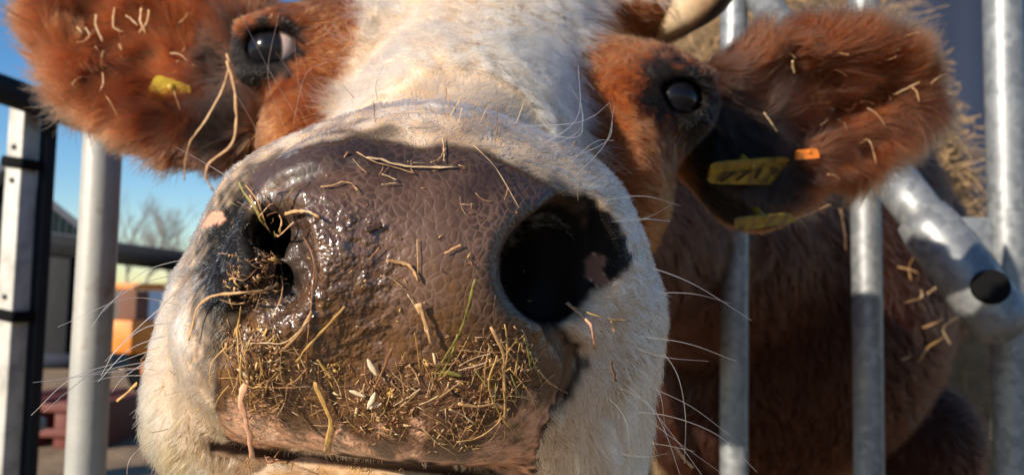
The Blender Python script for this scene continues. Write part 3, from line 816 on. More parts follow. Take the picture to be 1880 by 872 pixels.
A('straw', [(698, 454), (688, 465), (676, 478)], 8, 'brown', 'short shiny brown stub on the upper middle of the nose')
A('straw', [(846, 450), (830, 458), (816, 465)], 7, 'tan', 'short tan stub beside the dark big nostril')
A('bark_chip', [(670, 424), (685, 419), (700, 413)], 20, 'dark', 'dark wet brown chip on the upper nose', 'chip', flat=.3)
A('straw', [(672, 293), (700, 297), (723, 305), (773, 311), (839, 310)], 8, 'pale', 'long pale straw lying level along the top of the nose')
A('straw', [(655, 284), (690, 302), (735, 314), (760, 322)], 4, 'tan', 'thin tan stem crossing under the long level straw')
A('straw', [(589, 346), (610, 344), (627, 338), (645, 340), (657, 354)], 5, 'tan', 'wavy tan stem on the upper left of the nose')
A('straw', [(700, 323), (714, 328), (729, 334)], 4, 'pale', 'upper one of two short pale bits below the level straw')
A('straw', [(700, 342), (715, 340), (731, 340)], 4, 'pale', 'lower one of two short pale bits below the level straw')
A('straw', [(562, 335), (545, 357), (527, 378)], 6, 'green', 'olive stem slanting down to the chaff filled nostril', lift=.003)
A('hay_strand', [(866, 278), (905, 318), (945, 385)], 3, 'pale', 'long thin pale thread slanting above the big dark nostril', 'hay', lift=.003)
A('straw', [(812, 258), (814, 278), (815, 300)], 4.5, 'pale', 'upright pale bit at the edge of the white fur')
A('straw', [(628, 178), (648, 181), (661, 213)], 3, 'brown', 'thin bent brown twig on the white ridge above the nose', 'twig', lift=.007)
A('straw', [(842, 137), (866, 138), (894, 143)], 3, 'brown', 'thin level brown twig on the white blaze', 'twig', lift=.013)
A('green_straw', [(464, 353), (482, 386), (504, 411), (527, 440)], 11, 'green', 'thick olive stem poking out of the chaff filled nostril', 'hay', lifts=[.006, .006, .007, .006])
A('green_straw', [(511, 416), (525, 415), (540, 418)], 5, 'green', 'short green bit lying level across the chaff filled nostril', 'hay', lift=.008)
A('hay_strand', [(535, 388), (560, 388), (576, 394), (588, 404)], 8, 'tan', 'tan blade bent over the rim of the chaff filled nostril', 'hay', flat=.25, lift=.003)
A('hay_strand', [(538, 386), (542, 400), (540, 424)], 6, 'tan', 'tan strip hanging from the bent blade into the nostril', 'hay', flat=.25, lift=.006)
A('hay_strand', [(565, 403), (540, 432), (514, 458)], 6, 'tan', 'brown tan blade slanting across the open slit of the nostril', 'hay', flat=.3, lift=.006)
A('straw', [(1048, 573), (1073, 581), (1110, 581), (1142, 584)], 6, 'gold', 'level orange straw under the big dark nostril', lift=.004)
A('dry_leaf', [(1050, 572), (1070, 594), (1083, 629)], 11, 'pink', 'reddish crumpled leaf hanging under the big dark nostril', 'leaf', flat=.3, lift=.004)
A('straw', [(1108, 584), (1110, 594), (1112, 604)], 7, 'tan', 'short tan bit hanging from the level orange straw', lift=.004)
A('dry_leaf', [(1102, 655), (1106, 668), (1112, 690)], 13, 'brown', 'small red brown husk stuck in the shaded cheek fur', 'leaf', flat=.3, lift=.006)
A('straw', [(1153, 780), (1154, 806), (1157, 838)], 5, 'gold', 'upright golden bit in the fur beside the lip corner', lift=.012)
A('straw', [(1239, 820), (1253, 838), (1272, 858)], 9, 'tan', 'tan bit hanging on the whiskers below the shaded cheek', fixed=.352)
A('green_straw', [(252, 702), (236, 718), (214, 736)], 7, 'gold', 'yellow stem sticking out of the sunlit whiskers', 'hay', fixed=.352)
A('straw', [(918, 588), (924, 640), (916, 690), (922, 760)], 6, 'gold', 'golden upright stem in the clump below the big nostril', lift=.004)
A('hay_strand', [(893, 590), (914, 640), (917, 700), (918, 790)], 8, 'tan', 'tan blade running down the clump below the big nostril', 'hay', flat=.3, lift=.005)
A('hay_strand', [(903, 640), (889, 688), (900, 730), (928, 770)], 6, 'gold', 'golden curved blade in the clump below the big nostril', 'hay', lift=.006)
A('green_straw', [(955, 615), (962, 640), (965, 668)], 6, 'green', 'short green stem right of the straw clump', 'hay', lift=.003)
A('straw', [(944, 622), (940, 650), (938, 684)], 5, 'gold', 'short golden stem between the straw clump and the green stem', lift=.004)
A('hay_strand', [(840, 732), (872, 738), (900, 733), (925, 742)], 8, 'tan', 'tan blade lying level below the straw clump', 'hay', flat=.25, lift=.003)
A('straw', [(836, 795), (870, 790), (900, 770), (926, 738)], 6, 'gold', 'golden stem curving up to the straw clump from the lip', lift=.004)
A('hay_strand', [(840, 660), (868, 645), (893, 640)], 5, 'pale', 'pale blade arching left of the straw clump', 'hay', lift=.005)
A('hay_strand', [(838, 668), (870, 660), (890, 652)], 4, 'pale', 'lower pale blade arching left of the straw clump', 'hay', lift=.005)
A('straw', [(474, 703), (530, 704), (572, 702)], 3.5, 'tan', 'thin level stem behind the pinkish brown dry leaf', lift=.002)
A('straw', [(449, 600), (455, 640), (452, 690), (458, 735)], 6, 'gold', 'golden upright stem at the corner of the nose by the fur', lift=.004)
A('straw', [(508, 470), (512, 530), (516, 592)], 4, 'tan', 'thin tan stem hanging below the chaff filled nostril', lift=.004)
A('hay_strand', [(464, 640), (458, 672), (474, 690), (492, 686)], 5, 'gold', 'hooked golden blade above the pinkish brown dry leaf', 'hay', lift=.006)
A('hay_strand', [(416, 98), (420, 120), (404, 175), (370, 232), (346, 268), (338, 332)], 6, 'tan', 'long tan root-like stem hanging from the tagged ear, outer branch', 'stem', fixed=.575)
A('hay_strand', [(417, 112), (430, 165), (433, 228), (425, 266), (386, 298), (379, 325), (390, 350)], 8, 'tan', 'long knotted tan stem hanging from the tagged ear, inner branch', 'stem', fixed=.573)
A('straw', [(492, 12), (470, 13), (458, 20), (459, 44)], 11, 'pale', 'thick bent pale straw standing up behind the pale rimmed eye', fixed=.60)
for pts, wd, mk, lab in [
    ([(222, 22), (218, 58), (224, 68), (238, 71)], 6, 'tan', 'hooked pale straw bit high on the sunlit tagged ear'),
    ([(184, 40), (183, 60), (192, 94)], 8, 'pale', 'pale narrow leaf piece left of the hooked straw on the ear'),
    ([(276, 20), (272, 45), (280, 72)], 9, 'tan', 'tan strip in the tangle high on the sunlit ear'),
    ([(244, 38), (256, 46), (266, 56)], 6, 'pale', 'short pale stick slanting in the tangle high on the ear'),
    ([(290, 22), (284, 50), (268, 70)], 7, 'tan', 'curved tan blade at the inner side of the ear tangle'),
    ([(146, 66), (154, 78)], 6, 'pale', 'left one of two short pale dashes on the sunlit ear'),
    ([(160, 66), (168, 82)], 6, 'pale', 'right one of two short pale dashes on the sunlit ear'),
    ([(226, 96), (230, 108)], 7, 'pale', 'small pale fleck under the hooked straw on the ear'),
    ([(196, 150), (202, 165), (200, 176)], 5, 'tan', 'short tan bit above the yellow tag toward the ear edge'),
    ([(326, 108), (345, 110), (358, 122)], 4, 'tan', 'thin tan bit above the inner end of the yellow tag'),
    ([(208, 180), (220, 196), (236, 216)], 4, 'tan', 'thin tan bit near the lower rim of the tagged ear'),
    ([(1450, 100), (1455, 112), (1458, 120)], 7, 'pale', 'small pale bit on the upper shaded ear'),
    ([(1642, 150), (1660, 147), (1676, 152)], 6, 'pale', 'level pale straw near the tip of the shaded ear'),
    ([(1672, 152), (1676, 170), (1676, 190)], 5, 'tan', 'hanging tan bit near the tip of the shaded ear'),
    ([(1690, 150), (1700, 144), (1712, 142)], 5, 'pale', 'pale curl at the very tip of the shaded ear'),
    ([(1500, 322), (1512, 320), (1520, 324)], 6, 'pale', 'short pale bit low on the shaded ear'),
    ([(1415, 380), (1450, 384), (1500, 378)], 9, 'tan', 'tan strand lying level under the shaded ear'),
    ([(1516, 385), (1524, 420), (1528, 455)], 10, 'tan', 'tan strand hanging down under the shaded ear'),
    ([(1390, 215), (1400, 230), (1408, 250)], 5, 'pale', 'pale bit in the dark hollow of the shaded ear'),
]:
    A('straw', pts, wd * .72, mk, lab, 'straw', lift=.0055)
def scatter(poly, n, size, width, mats, label, group, name='straw', lift=.0008, wig=.3, amin=0, amax=6.283, curl=.5, dmin=0.0):
    P_ = np.array(poly); k = 0; tries = 0
    while k < n and tries < n * 40:
        tries += 1
        x, y = random.uniform(P_[:, 0].min(), P_[:, 0].max()), random.uniform(P_[:, 1].min(), P_[:, 1].max())
        if poly_sd(np.array([x]), np.array([y]), poly)[0] < 0: continue
        a = random.uniform(amin, amax); L_ = random.uniform(*size)
        x1, y1 = x + math.cos(a) * L_ / 2, y + math.sin(a) * L_ / 2; a += random.uniform(-curl, curl); x2, y2 = x1 + math.cos(a) * L_ / 2, y1 + math.sin(a) * L_ / 2
        hs_ = [hit(x, y), hit(x1, y1), hit(x2, y2)]
        if any(h is None or h[0][2] < dmin for h in hs_) or max(h[0][2] for h in hs_) - min(h[0][2] for h in hs_) > .06 * hs_[0][0][2]: continue
        A(name, [(x, y), (x1, y1), (x2, y2)], random.uniform(*width) * .8, random.choice(mats), label, 'straw', group, lifts=[lift * random.uniform(.5, 1.5 + 2 * wig) for _ in range(3)], flat=random.uniform(.15, .5), taper=(random.uniform(.7, 1.1), random.uniform(.3, 1)))
        k += 1
LOWPAD = [(415, 620), (470, 600), (560, 660), (700, 680), (830, 640), (930, 600), (985, 640), (1000, 720), (960, 800), (860, 830), (700, 800), (520, 770), (430, 740)]
scatter(LOWPAD, 110, (20, 90), (1.6, 6), ['gold', 'tan', 'tan', 'brown', 'brown', 'pale'], 'short straw bit stuck among many on the dirty lower nose', 'straw bits on the lower nose', curl=.35)
scatter([(860, 600), (940, 580), (985, 640), (960, 760), (860, 800), (840, 700)], 18, (25, 110), (1.4, 5), ['gold', 'tan', 'gold', 'green'], 'straw stem in the tangled clump below the big dark nostril', 'stems of the straw clump', amin=.7, amax=2.6, lift=.003, curl=.4)
scatter([(415, 600), (470, 590), (520, 640), (500, 760), (420, 740)], 28, (22, 90), (1.8, 5), ['gold', 'tan', 'gold', 'brown'], 'straw stem in the clump beside the sunlit cheek fur', 'stems by the sunlit cheek', amin=.9, amax=2.4, lift=.003)
scatter([(430, 470), (500, 470), (525, 520), (480, 560), (420, 545)], 18, (14, 50), (1.5, 4.5), ['tan', 'brown', 'tan', 'dark'], 'curled chaff strand packed under the sunlit nostril', 'chaff strands under the sunlit nostril', curl=1.4, lift=.003)
scatter([(470, 350), (520, 350), (535, 400), (490, 440), (466, 400)], 16, (16, 50), (3, 5.5), ['tan', 'brown', 'green', 'brown'], 'stem packed in the mouth of the sunlit nostril', 'stems packed in the sunlit nostril', lift=.004)
scatter([(560, 280), (700, 275), (900, 300), (960, 360), (880, 470), (700, 420), (580, 330)], 18, (10, 44), (1.4, 4), ['pale', 'tan', 'tan', 'brown'], 'small straw bit on the drier upper nose', 'straw bits on the upper nose', curl=.5)
scatter([(640, 185), (850, 195), (1000, 260), (1080, 350), (960, 300), (820, 255), (640, 235)], 34, (8, 34), (2, 4), ['tan', 'brown', 'pale', 'tan'], 'fine straw bit caught in the fur along the top of the nose', 'straw bits in the fur over the nose', lift=.005)
scatter([(280, 640), (400, 600), (400, 800), (300, 830)], 16, (8, 20), (2, 4), ['gold', 'tan', 'brown'], 'fine bit of chaff in the sunlit cheek fur', 'chaff in the sunlit cheek fur', lift=.006)
scatter([(420, 836), (700, 858), (960, 900), (700, 905), (430, 880)], 12, (14, 40), (3, 6), ['gold', 'tan', 'dark'], 'straw bit lying along the lower lip', 'straw bits on the lower lip', lift=.004)
scatter([(130, 5), (390, 5), (430, 290), (340, 300), (160, 205)], 24, (8, 28), (1.4, 3.6), ['tan', 'tan', 'pale', 'brown'], 'tiny straw bit caught in the fur of the sunlit ear', 'straw bits in the sunlit ear', lift=.0045, curl=.35)
scatter([(1450, 60), (1700, 80), (1720, 170), (1600, 300), (1470, 340)], 16, (10, 30), (1.6, 4), ['tan', 'tan', 'pale'], 'tiny straw bit caught in the fur of the shaded ear', 'straw bits in the shaded ear', lift=.0045, curl=.4)
scatter([(1630, 420), (1720, 440), (1730, 640), (1640, 640)], 14, (24, 60), (4, 8), ['tan', 'gold', 'pale'], 'short straw bit on the cow\'s chest behind the bars', 'straw on the chest', lift=.006, dmin=.8)
# fine chaff: too small and too many to count
ch = bmesh.new(); k = 0
CH = [(LOWPAD, 2200, .9), ([(415, 600), (500, 590), (520, 640), (520, 790), (420, 760)], 700, .9), ([(420, 465), (505, 465), (530, 520), (480, 565), (410, 550)], 350, .8), ([(560, 275), (900, 300), (1000, 480), (940, 640), (560, 640)], 70, .6), ([(430, 740), (980, 760), (960, 850), (640, 832), (430, 808)], 220, .8)]
for poly, n, sc in CH:
    P_ = np.array(poly)
    for _ in range(n):
        x, y = random.uniform(P_[:, 0].min(), P_[:, 0].max()), random.uniform(P_[:, 1].min(), P_[:, 1].max())
        if poly_sd(np.array([x]), np.array([y]), poly)[0] < 0: continue
        if noise3(np.array([[x / 60, y / 60, 0]]), .5, 77)[0] < random.uniform(-1.7, .5): continue
        h = hit(x, y)
        if h is None: continue
        N_ = Vector(C2W(h[1]) - C2W(np.zeros(3))); T_ = N_.orthogonal().normalized(); T_.rotate(Matrix.Rotation(random.uniform(0, 6.28), 3, N_))
        T_ = (T_ + N_ * random.uniform(-.1, .5)).normalized()
        p = Vector(C2W(h[0])) + N_ * random.uniform(-.0002, .0006); L_ = random.uniform(.0006, .0034) * sc * random.uniform(.5, 1.2)
        nf = len(ch.faces); fk = 2.4 if random.random() < .14 else 1
        tube(ch, [p - T_ * L_, p + N_ * .0002, p + T_ * L_], [random.uniform(.00006, .00030) * fk for _ in range(3)], 4, random.uniform(.15, .6) / fk, N_)
        mi = random.choice([0, 0, 1, 2, 2, 3, 3, 3, 3, 4, 4])
        ch.faces.ensure_lookup_table()
        for f in ch.faces[nf:]: f.material_index = mi
co = link('chaff', bm_mesh('chaff', ch), [ST[k_] for k_ in ('gold', 'pale', 'tan', 'brown', 'dark')])
tag(co, 'fine hay chaff stuck all over the wet lower nose of the cow', 'chaff', kind='stuff')

# ------------------------------------------------------------------ ear tags
tag_y = Mat('tag_yellow'); tag_y.set(Base_Color=tag_y.ramp(tag_y.noise(60, 4), [(.35, (.26, .17, .008)), (.6, (.50, .34, .010))]), Roughness=.35)
tag_sh = Mat('tag_shaded'); tag_sh.set(Base_Color=tag_sh.ramp(tag_sh.noise(70, 5, .7), [(.35, (.07, .040, .008)), (.5, (.22, .14, .008)), (.65, (.36, .25, .009))]), Roughness=.45)  # darker copy of the yellow tag, with shade put into the colour
tag_o = Mat('tag_orange'); tag_o.set(Base_Color=(.85, .22, .01), Roughness=.35)
ink = Mat('tag_print'); ink.set(Base_Color=(.012, .011, .01), Roughness=.5)
def ear_tag(quad, dep, label, mat, text=None, thick=.0016):
    c = [Vector(C2W(PX(x, y, d))) for (x, y), d in zip(quad, dep)]
    o_ = sum(c, Vector()) / 4
    bm = bmesh.new()
    # rounded corners
    ring = []
    for i in range(4):
        p, a_, b_ = c[i], c[i - 1], c[(i + 1) % 4]
        for t in (0, .5, 1):
            q = p + (a_ - p) * .16 * (1 - t) ** 2 + (b_ - p) * .16 * t ** 2
            ring.append(q - o_)
    n = (c[1] - c[0]).cross(c[3] - c[0]).normalized()
    if n.dot(Vector((0, 0, CAM_H)) - o_) < 0: n = -n
    f1 = [bm.verts.new(q) for q in ring]; f2 = [bm.verts.new(q - n * thick) for q in ring]
    bm.faces.new(f1); bm.faces.new(f2[::-1])
    for i in range(len(ring)): bm.faces.new((f1[i], f2[i], f2[(i + 1) % len(ring)], f1[(i + 1) % len(ring)]))
    bmesh.ops.recalc_face_normals(bm, faces=bm.faces[:])
    me = bpy.data.meshes.new('ear_tag'); bm.to_mesh(me); bm.free()
    t = link('ear_tag', me, mat); t.location = o_
    tag(t, label, 'ear tag')
    bm = bmesh.new(); q = (c[0] + c[1]) / 2 * .5 + o_ * .5 - o_
    rs = (c[3] - c[0]).length * .11
    tube(bm, [q + n * .0016, q + n * .0010, q - n * .012], [rs * .7, rs, rs], 16, ref=c[1] - c[0])
    link('stud', bm_mesh('stud', bm), mat, t)
    if text:
        cu = bpy.data.curves.new('number', 'FONT'); cu.body = text; cu.align_x = 'CENTER'; cu.align_y = 'CENTER'; cu.size = (c[3] - c[0]).length * .62; cu.extrude = .0002
        tmp = bpy.data.objects.new('number', cu); COL.objects.link(tmp); bpy.context.view_layer.update()
        me = bpy.data.meshes.new_from_object(tmp.evaluated_get(bpy.context.evaluated_depsgraph_get())); bpy.data.objects.remove(tmp)
        xw_ = (c[1] - c[0]).normalized(); yw2 = n.cross(xw_).normalized()
        if yw2.dot(c[0] - c[3]) < 0: yw2 = -yw2
        M = Matrix((xw_, yw2, xw_.cross(yw2))).transposed().to_4x4()
        s_ = (c[1] - c[0]).length * .72 / max(1e-6, max(v.co.x for v in me.vertices) - min(v.co.x for v in me.vertices))
        for v in me.vertices: v.co = Vector((v.co.x * s_, v.co.y, v.co.z))
        me.transform(M); 
        o2 = link('number', me, ink.m, t); o2.location = n * .0006 - (c[0] - c[3]) * .12
    return t
dl = hit(300, 175)[0][2] - .004
ear_tag([(286, 136), (352, 158), (338, 214), (260, 190)], [dl, dl + .004, dl + .004, dl], 'yellow ear tag half buried in the fur of the sunlit ear', tag_y.m)
dr_ = .590
ear_tag([(1308, 300), (1453, 288), (1441, 340), (1298, 338)], [dr_ - .036, dr_ + .020, dr_ + .036, dr_ - .020], 'yellow ear tag with dark printed number under the shaded ear', tag_sh.m, '7713')
ear_tag([(1350, 402), (1452, 392), (1467, 407), (1352, 426)], [dr_ - .040, dr_ + .018, dr_ + .030, dr_ - .022], 'lower yellow ear tag hanging in shade beneath the numbered one', tag_sh.m)
ear_tag([(1466, 276), (1500, 272), (1506, 290), (1464, 294)], [dr_ + .012, dr_ + .02, dr_ + .02, dr_ + .012], 'small orange tag glowing on the rim of the shaded ear', tag_o.m, thick=.003)

# ------------------------------------------------------------------ setting
gm = Mat('ground')
g1, g2 = gm.noise(3.0, 6, .65), gm.noise(40, 5, .7)
gc = gm.mix(g2, gm.ramp(g1, [(.35, (.12, .072, .040)), (.55, (.27, .175, .095)), (.7, (.42, .29, .165))]), (.24, .16, .09))
gm.set(Base_Color=gc, Roughness=.95, Normal=gm.bump(gm.math('ADD', g1, gm.math('MULTIPLY', g2, .4)), .6, .06))
bm = bmesh.new()
bmesh.ops.create_grid(bm, x_segments=8, y_segments=8, size=900)
tag(link('ground', bm_mesh('ground', bm), gm.m), 'straw-littered brown farmyard earth', 'ground', kind='structure')

galv = Mat('galvanised_steel')
ga = galv.noise(9, 5, .6); gb = galv.noise(70, 4, .6)
sp_ = galv.n('TexVoronoi', Scale=95.0); galv.l(galv.obj(), sp_.inputs['Vector'])
galv.set(Base_Color=galv.mix(.35, galv.mix(ga, (.13, .14, .148), (.26, .268, .27)), galv.ramp(sp_.outputs['Color'], [(.2, (.10, .11, .12)), (.8, (.36, .365, .36))])), Metallic=.45, Roughness=galv.math('ADD', .36, galv.math('MULTIPLY', gb, .25)), Normal=galv.bump(gb, .12, .002))
rust = Mat('weathered_steel')
ra_, rb_ = rust.noise(14, 6, .65), rust.noise(90, 4, .6)
rust.set(Base_Color=rust.ramp(ra_, [(.36, (.29, .285, .265)), (.60, (.36, .345, .31)), (.72, (.22, .165, .11))]), Metallic=.15, Roughness=.5, Normal=rust.bump(rb_, .15, .002))
rubber = Mat('black_rubber'); rubber.set(Base_Color=(.006, .006, .0065), Roughness=.9, Specular_IOR_Level=.08)
darkm = Mat('dark_paint'); darkm.set(Base_Color=darkm.mix(darkm.noise(12, 4), (.014, .015, .017), (.026, .027, .030)), Roughness=.65, Specular_IOR_Level=.12)
whitep = Mat('white_post'); wn1 = whitep.noise(18, 5, .65)
whitep.set(Base_Color=whitep.ramp(wn1, [(.34, (.26, .245, .21)), (.52, (.43, .41, .365)), (.8, (.50, .48, .43))]), Roughness=.55)
fence = empty('feed_barrier', (0.1, 1.1, 0)); tag(fence, 'galvanised tube feed barrier that the cow pushes its head through', 'fence')
def part(name, bm, mat, parent, loc=None):
    me = bm_mesh(name, bm)
    for p in me.polygons: p.use_smooth = len(p.vertices) == 4
    o = link(name, me, mat, parent)
    me.transform(Matrix.Translation(-Vector(parent.location) if parent else Vector()))
    return o
def upright(px, py, d, dia, z0=.25, z1=1.95, mat=None):
    p = WPX(px, py, d); bm = bmesh.new()
    n = 14; zs = [z0 + (z1 - z0) * i / (n - 1) for i in range(n)]
    tube(bm, [(p.x + random.uniform(-.0008, .0008), p.y, z) for z in zs], dia / 2, 28, ref=(0, -1, 0))
    part('upright', bm, mat or galv.m, fence); return p
u1 = upright(176, 500, .94, .0430, mat=rust.m)
u2 = upright(1348, 600, 1.25, .0420)
u3 = upright(1592, 600, 1.18, .0420)
u4 = upright(1850, 400, 1.09, .0490)
u5 = upright(2350, 400, 1.12, .0490)
def rail(z, dia, dy=0):
    bm = bmesh.new(); a_ = Vector((u1.x - .5, u1.y - .03, z)); pts = [a_, Vector((u1.x, u1.y + dy, z)), Vector((u4.x, u4.y + dy, z)), Vector((u5.x, u5.y + dy, z))]
    tube(bm, pts, dia / 2, 24, ref=(0, 0, 1)); part('rail', bm, galv.m, fence)
rail(1.95, .06); rail(.25, .06)
# the locking lever: a long slanting tube that carries a sleeve and a rubber stop
la, lb = PX(1352, -60, 1.30), PX(1842, 575, 1.02)
bm = bmesh.new(); tube(bm, [WPX(1352, -60, 1.30), WPX(1640, 312, 1.135), WPX(1815, 545, 1.035)], [.024, .024, .024], 24); part('lever', bm, galv.m, fence)
bm = bmesh.new(); tube(bm, [WPX(1618, 300, 1.135), WPX(1740, 455, 1.065)], [.0300, .0300], 28); part('sleeve', bm, galv.m, fence)
bm = bmesh.new(); tube(bm, [WPX(1692, 398, 1.075), WPX(1712, 424, 1.065), WPX(1842, 596, 1.00), WPX(1850, 606, 1.0)], [.034, .0375, .0375, .030], 28); part('lever_head', bm, galv.m, fence)
bm = bmesh.new(); c_ = WPX(1818, 527, .985); dn = (Vector((0, 0, CAM_H)) - c_).normalized(); dn = (dn + Vector((.25, 0, .05))).normalized()
tube(bm, [c_ - dn * .03, c_ + dn * .006, c_ + dn * .010], [.0215, .0215, .0180], 24); part('rubber_stop', bm, rubber.m, fence)
bm = bmesh.new(); pc = WPX(1800, 444, 1.085)
vs = box(bm, pc, (.030, .004, .033)); bevel(bm, .002); part('bracket_plate', bm, galv.m, fence)

# yard railing on the sunlit side: square post with clamps, dark rails
yr = empty('yard_railing', WPX(45, 436, 1.5) * 1); yr.location.z = 0; tag(yr, 'dark rail fence with pale square post and black clamps', 'railing')
pp = WPX(32, 436, 1.5)
pz1 = WPX(46, 192, 1.5).z
bm = bmesh.new(); box(bm, (pp.x, pp.y, (pz1 + .52) / 2), (.0195, .018, (pz1 - .52) / 2), Matrix.Rotation(R(-18), 3, 'Z')); bevel(bm, .003); part('post', bm, whitep.m, yr)
bm = bmesh.new(); box(bm, (pp.x + .029, pp.y + .030, (pz1 + .02) / 2), (.010, .012, (pz1 + .1) / 2), Matrix.Rotation(R(-18), 3, 'Z')); bevel(bm, .003); part('post_dark_side', bm, darkm.m, yr)  # shaded side of the square post, put in as a separate dark box
for y_ in (300, 578):
    zc = WPX(46, y_, 1.5).z; bm = bmesh.new(); box(bm, (pp.x + .004, pp.y - .004, zc), (.028, .025, .010), Matrix.Rotation(R(-18), 3, 'Z') @ Matrix.Rotation(R(8), 3, 'Y')); bevel(bm, .005); part('clamp', bm, rubber.m, yr)
for y_ in (268, 330, 545):
    zc = WPX(35, y_, 1.48); bm = bmesh.new(); f_ = Matrix.Rotation(R(-18), 3, 'Z') @ Vector((0, -1, 0)); q_ = Vector((pp.x, pp.y, zc.z)) + f_ * .0185
    tube(bm, [q_ - f_ * .004, q_ + f_ * .002], .005, 12, ref=(0, 0, 1)); part('bolt', bm, darkm.m, yr)
bm = bmesh.new(); tube(bm, [WPX(-260, 78, 1.25), WPX(0, 163, 1.42), WPX(150, 216, 1.56), WPX(420, 296, 1.9)], .0260, 20, ref=(0, 0, 1)); part('rail', bm, darkm.m, yr)

# barn
barn = empty('barn', WPX(60, 690, 11)); barn.location.z = 0; tag(barn, 'dark clad barn with sloping roof beyond the dark rail fence', 'barn')
clad = Mat('barn_cladding'); cw_ = clad.n('TexWave', Scale=3.2, Distortion=0.3, bands_direction='X'); clad.l(clad.obj(), cw_.inputs['Vector'])
clad.set(Base_Color=clad.mix(clad.noise(2, 4), (.008, .014, .018), (.014, .024, .030)), Roughness=.75, Specular_IOR_Level=.08, Normal=clad.bump(cw_.outputs[0], .6, .04))
roofm = Mat('barn_roof'); roofm.set(Base_Color=roofm.mix(roofm.noise(3, 4), (.030, .038, .055), (.06, .07, .095)), Roughness=.6, Specular_IOR_Level=.2)
def wpt(px, d, z):                     # world point at a photo column, depth and height
    p = WPX(px, 436, d); return Vector((p.x, p.y, z))
zt = lambda px, py, d: WPX(px, py, d).z
def prism(bm, pts, depth):             # a vertical outline in the camera's x / height, pushed back
    a_ = [bm.verts.new(p) for p in pts]; b_ = [bm.verts.new(Vector(p) + Vector(depth)) for p in pts]
    bm.faces.new(a_[::-1]); bm.faces.new(b_)
    for i in range(len(pts)): bm.faces.new((a_[i], a_[(i + 1) % len(pts)], b_[(i + 1) % len(pts)], b_[i]))
    bmesh.ops.recalc_face_normals(bm, faces=bm.faces[:])
D = 11.0
ez = zt(150, 440, D); rz = zt(20, 318, D)
xe, xr = wpt(175, D, 0).x, wpt(20, D, 0).x; xw0 = 2 * xr - xe; yb = wpt(60, D, 0).y
bm = bmesh.new(); prism(bm, [(xw0, yb, 0), (xe, yb, 0), (xe, yb, ez), (xr, yb, rz - .10), (xw0, yb, ez)], (-6.8, 12, 0)); part('wall', bm, clad.m, barn)
bm = bmesh.new(); k_ = .12
prism(bm, [(xr, yb - .25, rz + .02), (xe + .35, yb - .25, ez - .22), (xe + .35, yb - .25, ez - .22 + k_), (xr, yb - .25, rz + k_ + .02), (xw0 - .35, yb - .25, ez - .22 + k_), (xw0 - .35, yb - .25, ez - .22)], (-7.1, 12.5, 0)); part('roof', bm, roofm.m, barn)
bm = bmesh.new(); box(bm, ((xw0 + xe) / 2 + .2, yb - .06, .10), ((xe - xw0) / 2, .05, .10)); part('plinth', bm, roofm.m, barn)
bm = bmesh.new(); box(bm, (wpt(100, D, 0).x, yb - .04, zt(100, 560, D)), (.28, .035, .95)); bevel(bm, .01); part('door', bm, darkm.m, barn)
# open lean-to with a heavy dark eave beam
lt = empty('lean_to', wpt(250, 8.5, 0)); tag(lt, 'open lean-to with heavy dark eave beam behind the sunlit fence tube', 'shed')
bm = bmesh.new(); p0, p1 = WPX(40, 443, 7.2), WPX(600, 515, 9.6)
tube(bm, [p0, p1], .115, 4, flat=.9, ref=(0, 0, 1)); part('eave_beam', bm, darkm.m, lt)
for px, d in ((70, 7.35), (520, 9.3)):
    bm = bmesh.new(); q = wpt(px, d, 0); box(bm, (q.x, q.y, q.z + zt(px, 455, d) / 2), (.06, .06, zt(px, 455, d) / 2)); part('post', bm, darkm.m, lt)
bm = bmesh.new(); prism(bm, [p0 + Vector((0, 0, .085)), p1 + Vector((0, 0, .085)), p1 + Vector((0, 0, .115)), p0 + Vector((0, 0, .115))], (-.1, 1.4, -.10)); part('roof', bm, roofm.m, lt)

# orange trailer
org = Mat('orange_paint'); on_ = org.noise(5, 5, .6); org.set(Base_Color=org.ramp(on_, [(.3, (.50, .13, .006)), (.6, (.72, .22, .006)), (.8, (.78, .27, .012))]), Roughness=.5)
rdp = Mat('red_paint'); rdp.set(Base_Color=rdp.mix(rdp.noise(6, 5), (.10, .020, .014), (.17, .035, .022)), Roughness=.6)
rbr = Mat('rusty_panel'); rbr.set(Base_Color=rbr.mix(rbr.noise(4, 6, .7), (.10, .042, .026), (.20, .085, .05)), Roughness=.8)
blp = Mat('pale_blue_panel'); blp.set(Base_Color=(.42, .50, .62), Roughness=.4)
tr = empty('farm_trailer', wpt(280, 8, 0)); tag(tr, 'orange farm trailer with rust brown upper side beside the sunlit whiskers', 'trailer')
X0, X1 = wpt(208, 8, 0).x, wpt(470, 8, 0).x; Y0 = wpt(280, 8, 0).y
def bx(name, x0, x1, y0, y1, z0, z1, mat, par, bv=.012):
    bm = bmesh.new(); box(bm, ((x0 + x1) / 2, (y0 + y1) / 2, (z0 + z1) / 2), ((x1 - x0) / 2, (y1 - y0) / 2, (z1 - z0) / 2)); bevel(bm, bv); return part(name, bm, mat, par)
z8 = lambda y_: zt(260, y_, 8)
bx('side_panel', X0, X1, Y0, Y0 + .08, z8(648), z8(588), org.m, tr)
bx('tailboard', X0 + .01, X0 + .07, Y0 + .085, Y0 + 1.9, z8(648), z8(588), org.m, tr)
bx('floor', X0 + .075, X1, Y0 + .085, Y0 + 1.9, z8(650), z8(640), rbr.m, tr)
bx('upper_rail', X0 + .04, X1, Y0, Y0 + .06, z8(532), z8(520), org.m, tr)
bx('upper_panel', X0 + .08, wpt(275, 8, 0).x, Y0 + .02, Y0 + .05, z8(586), z8(534), rbr.m, tr, .004)
bx('window_panel', wpt(277, 8, 0).x, X1, Y0 + .02, Y0 + .05, z8(586), z8(534), blp.m, tr, .004)
bx('chassis', X0 + .1, X1 - .1, Y0 + .4, Y0 + 1.4, z8(668), z8(652), darkm.m, tr)
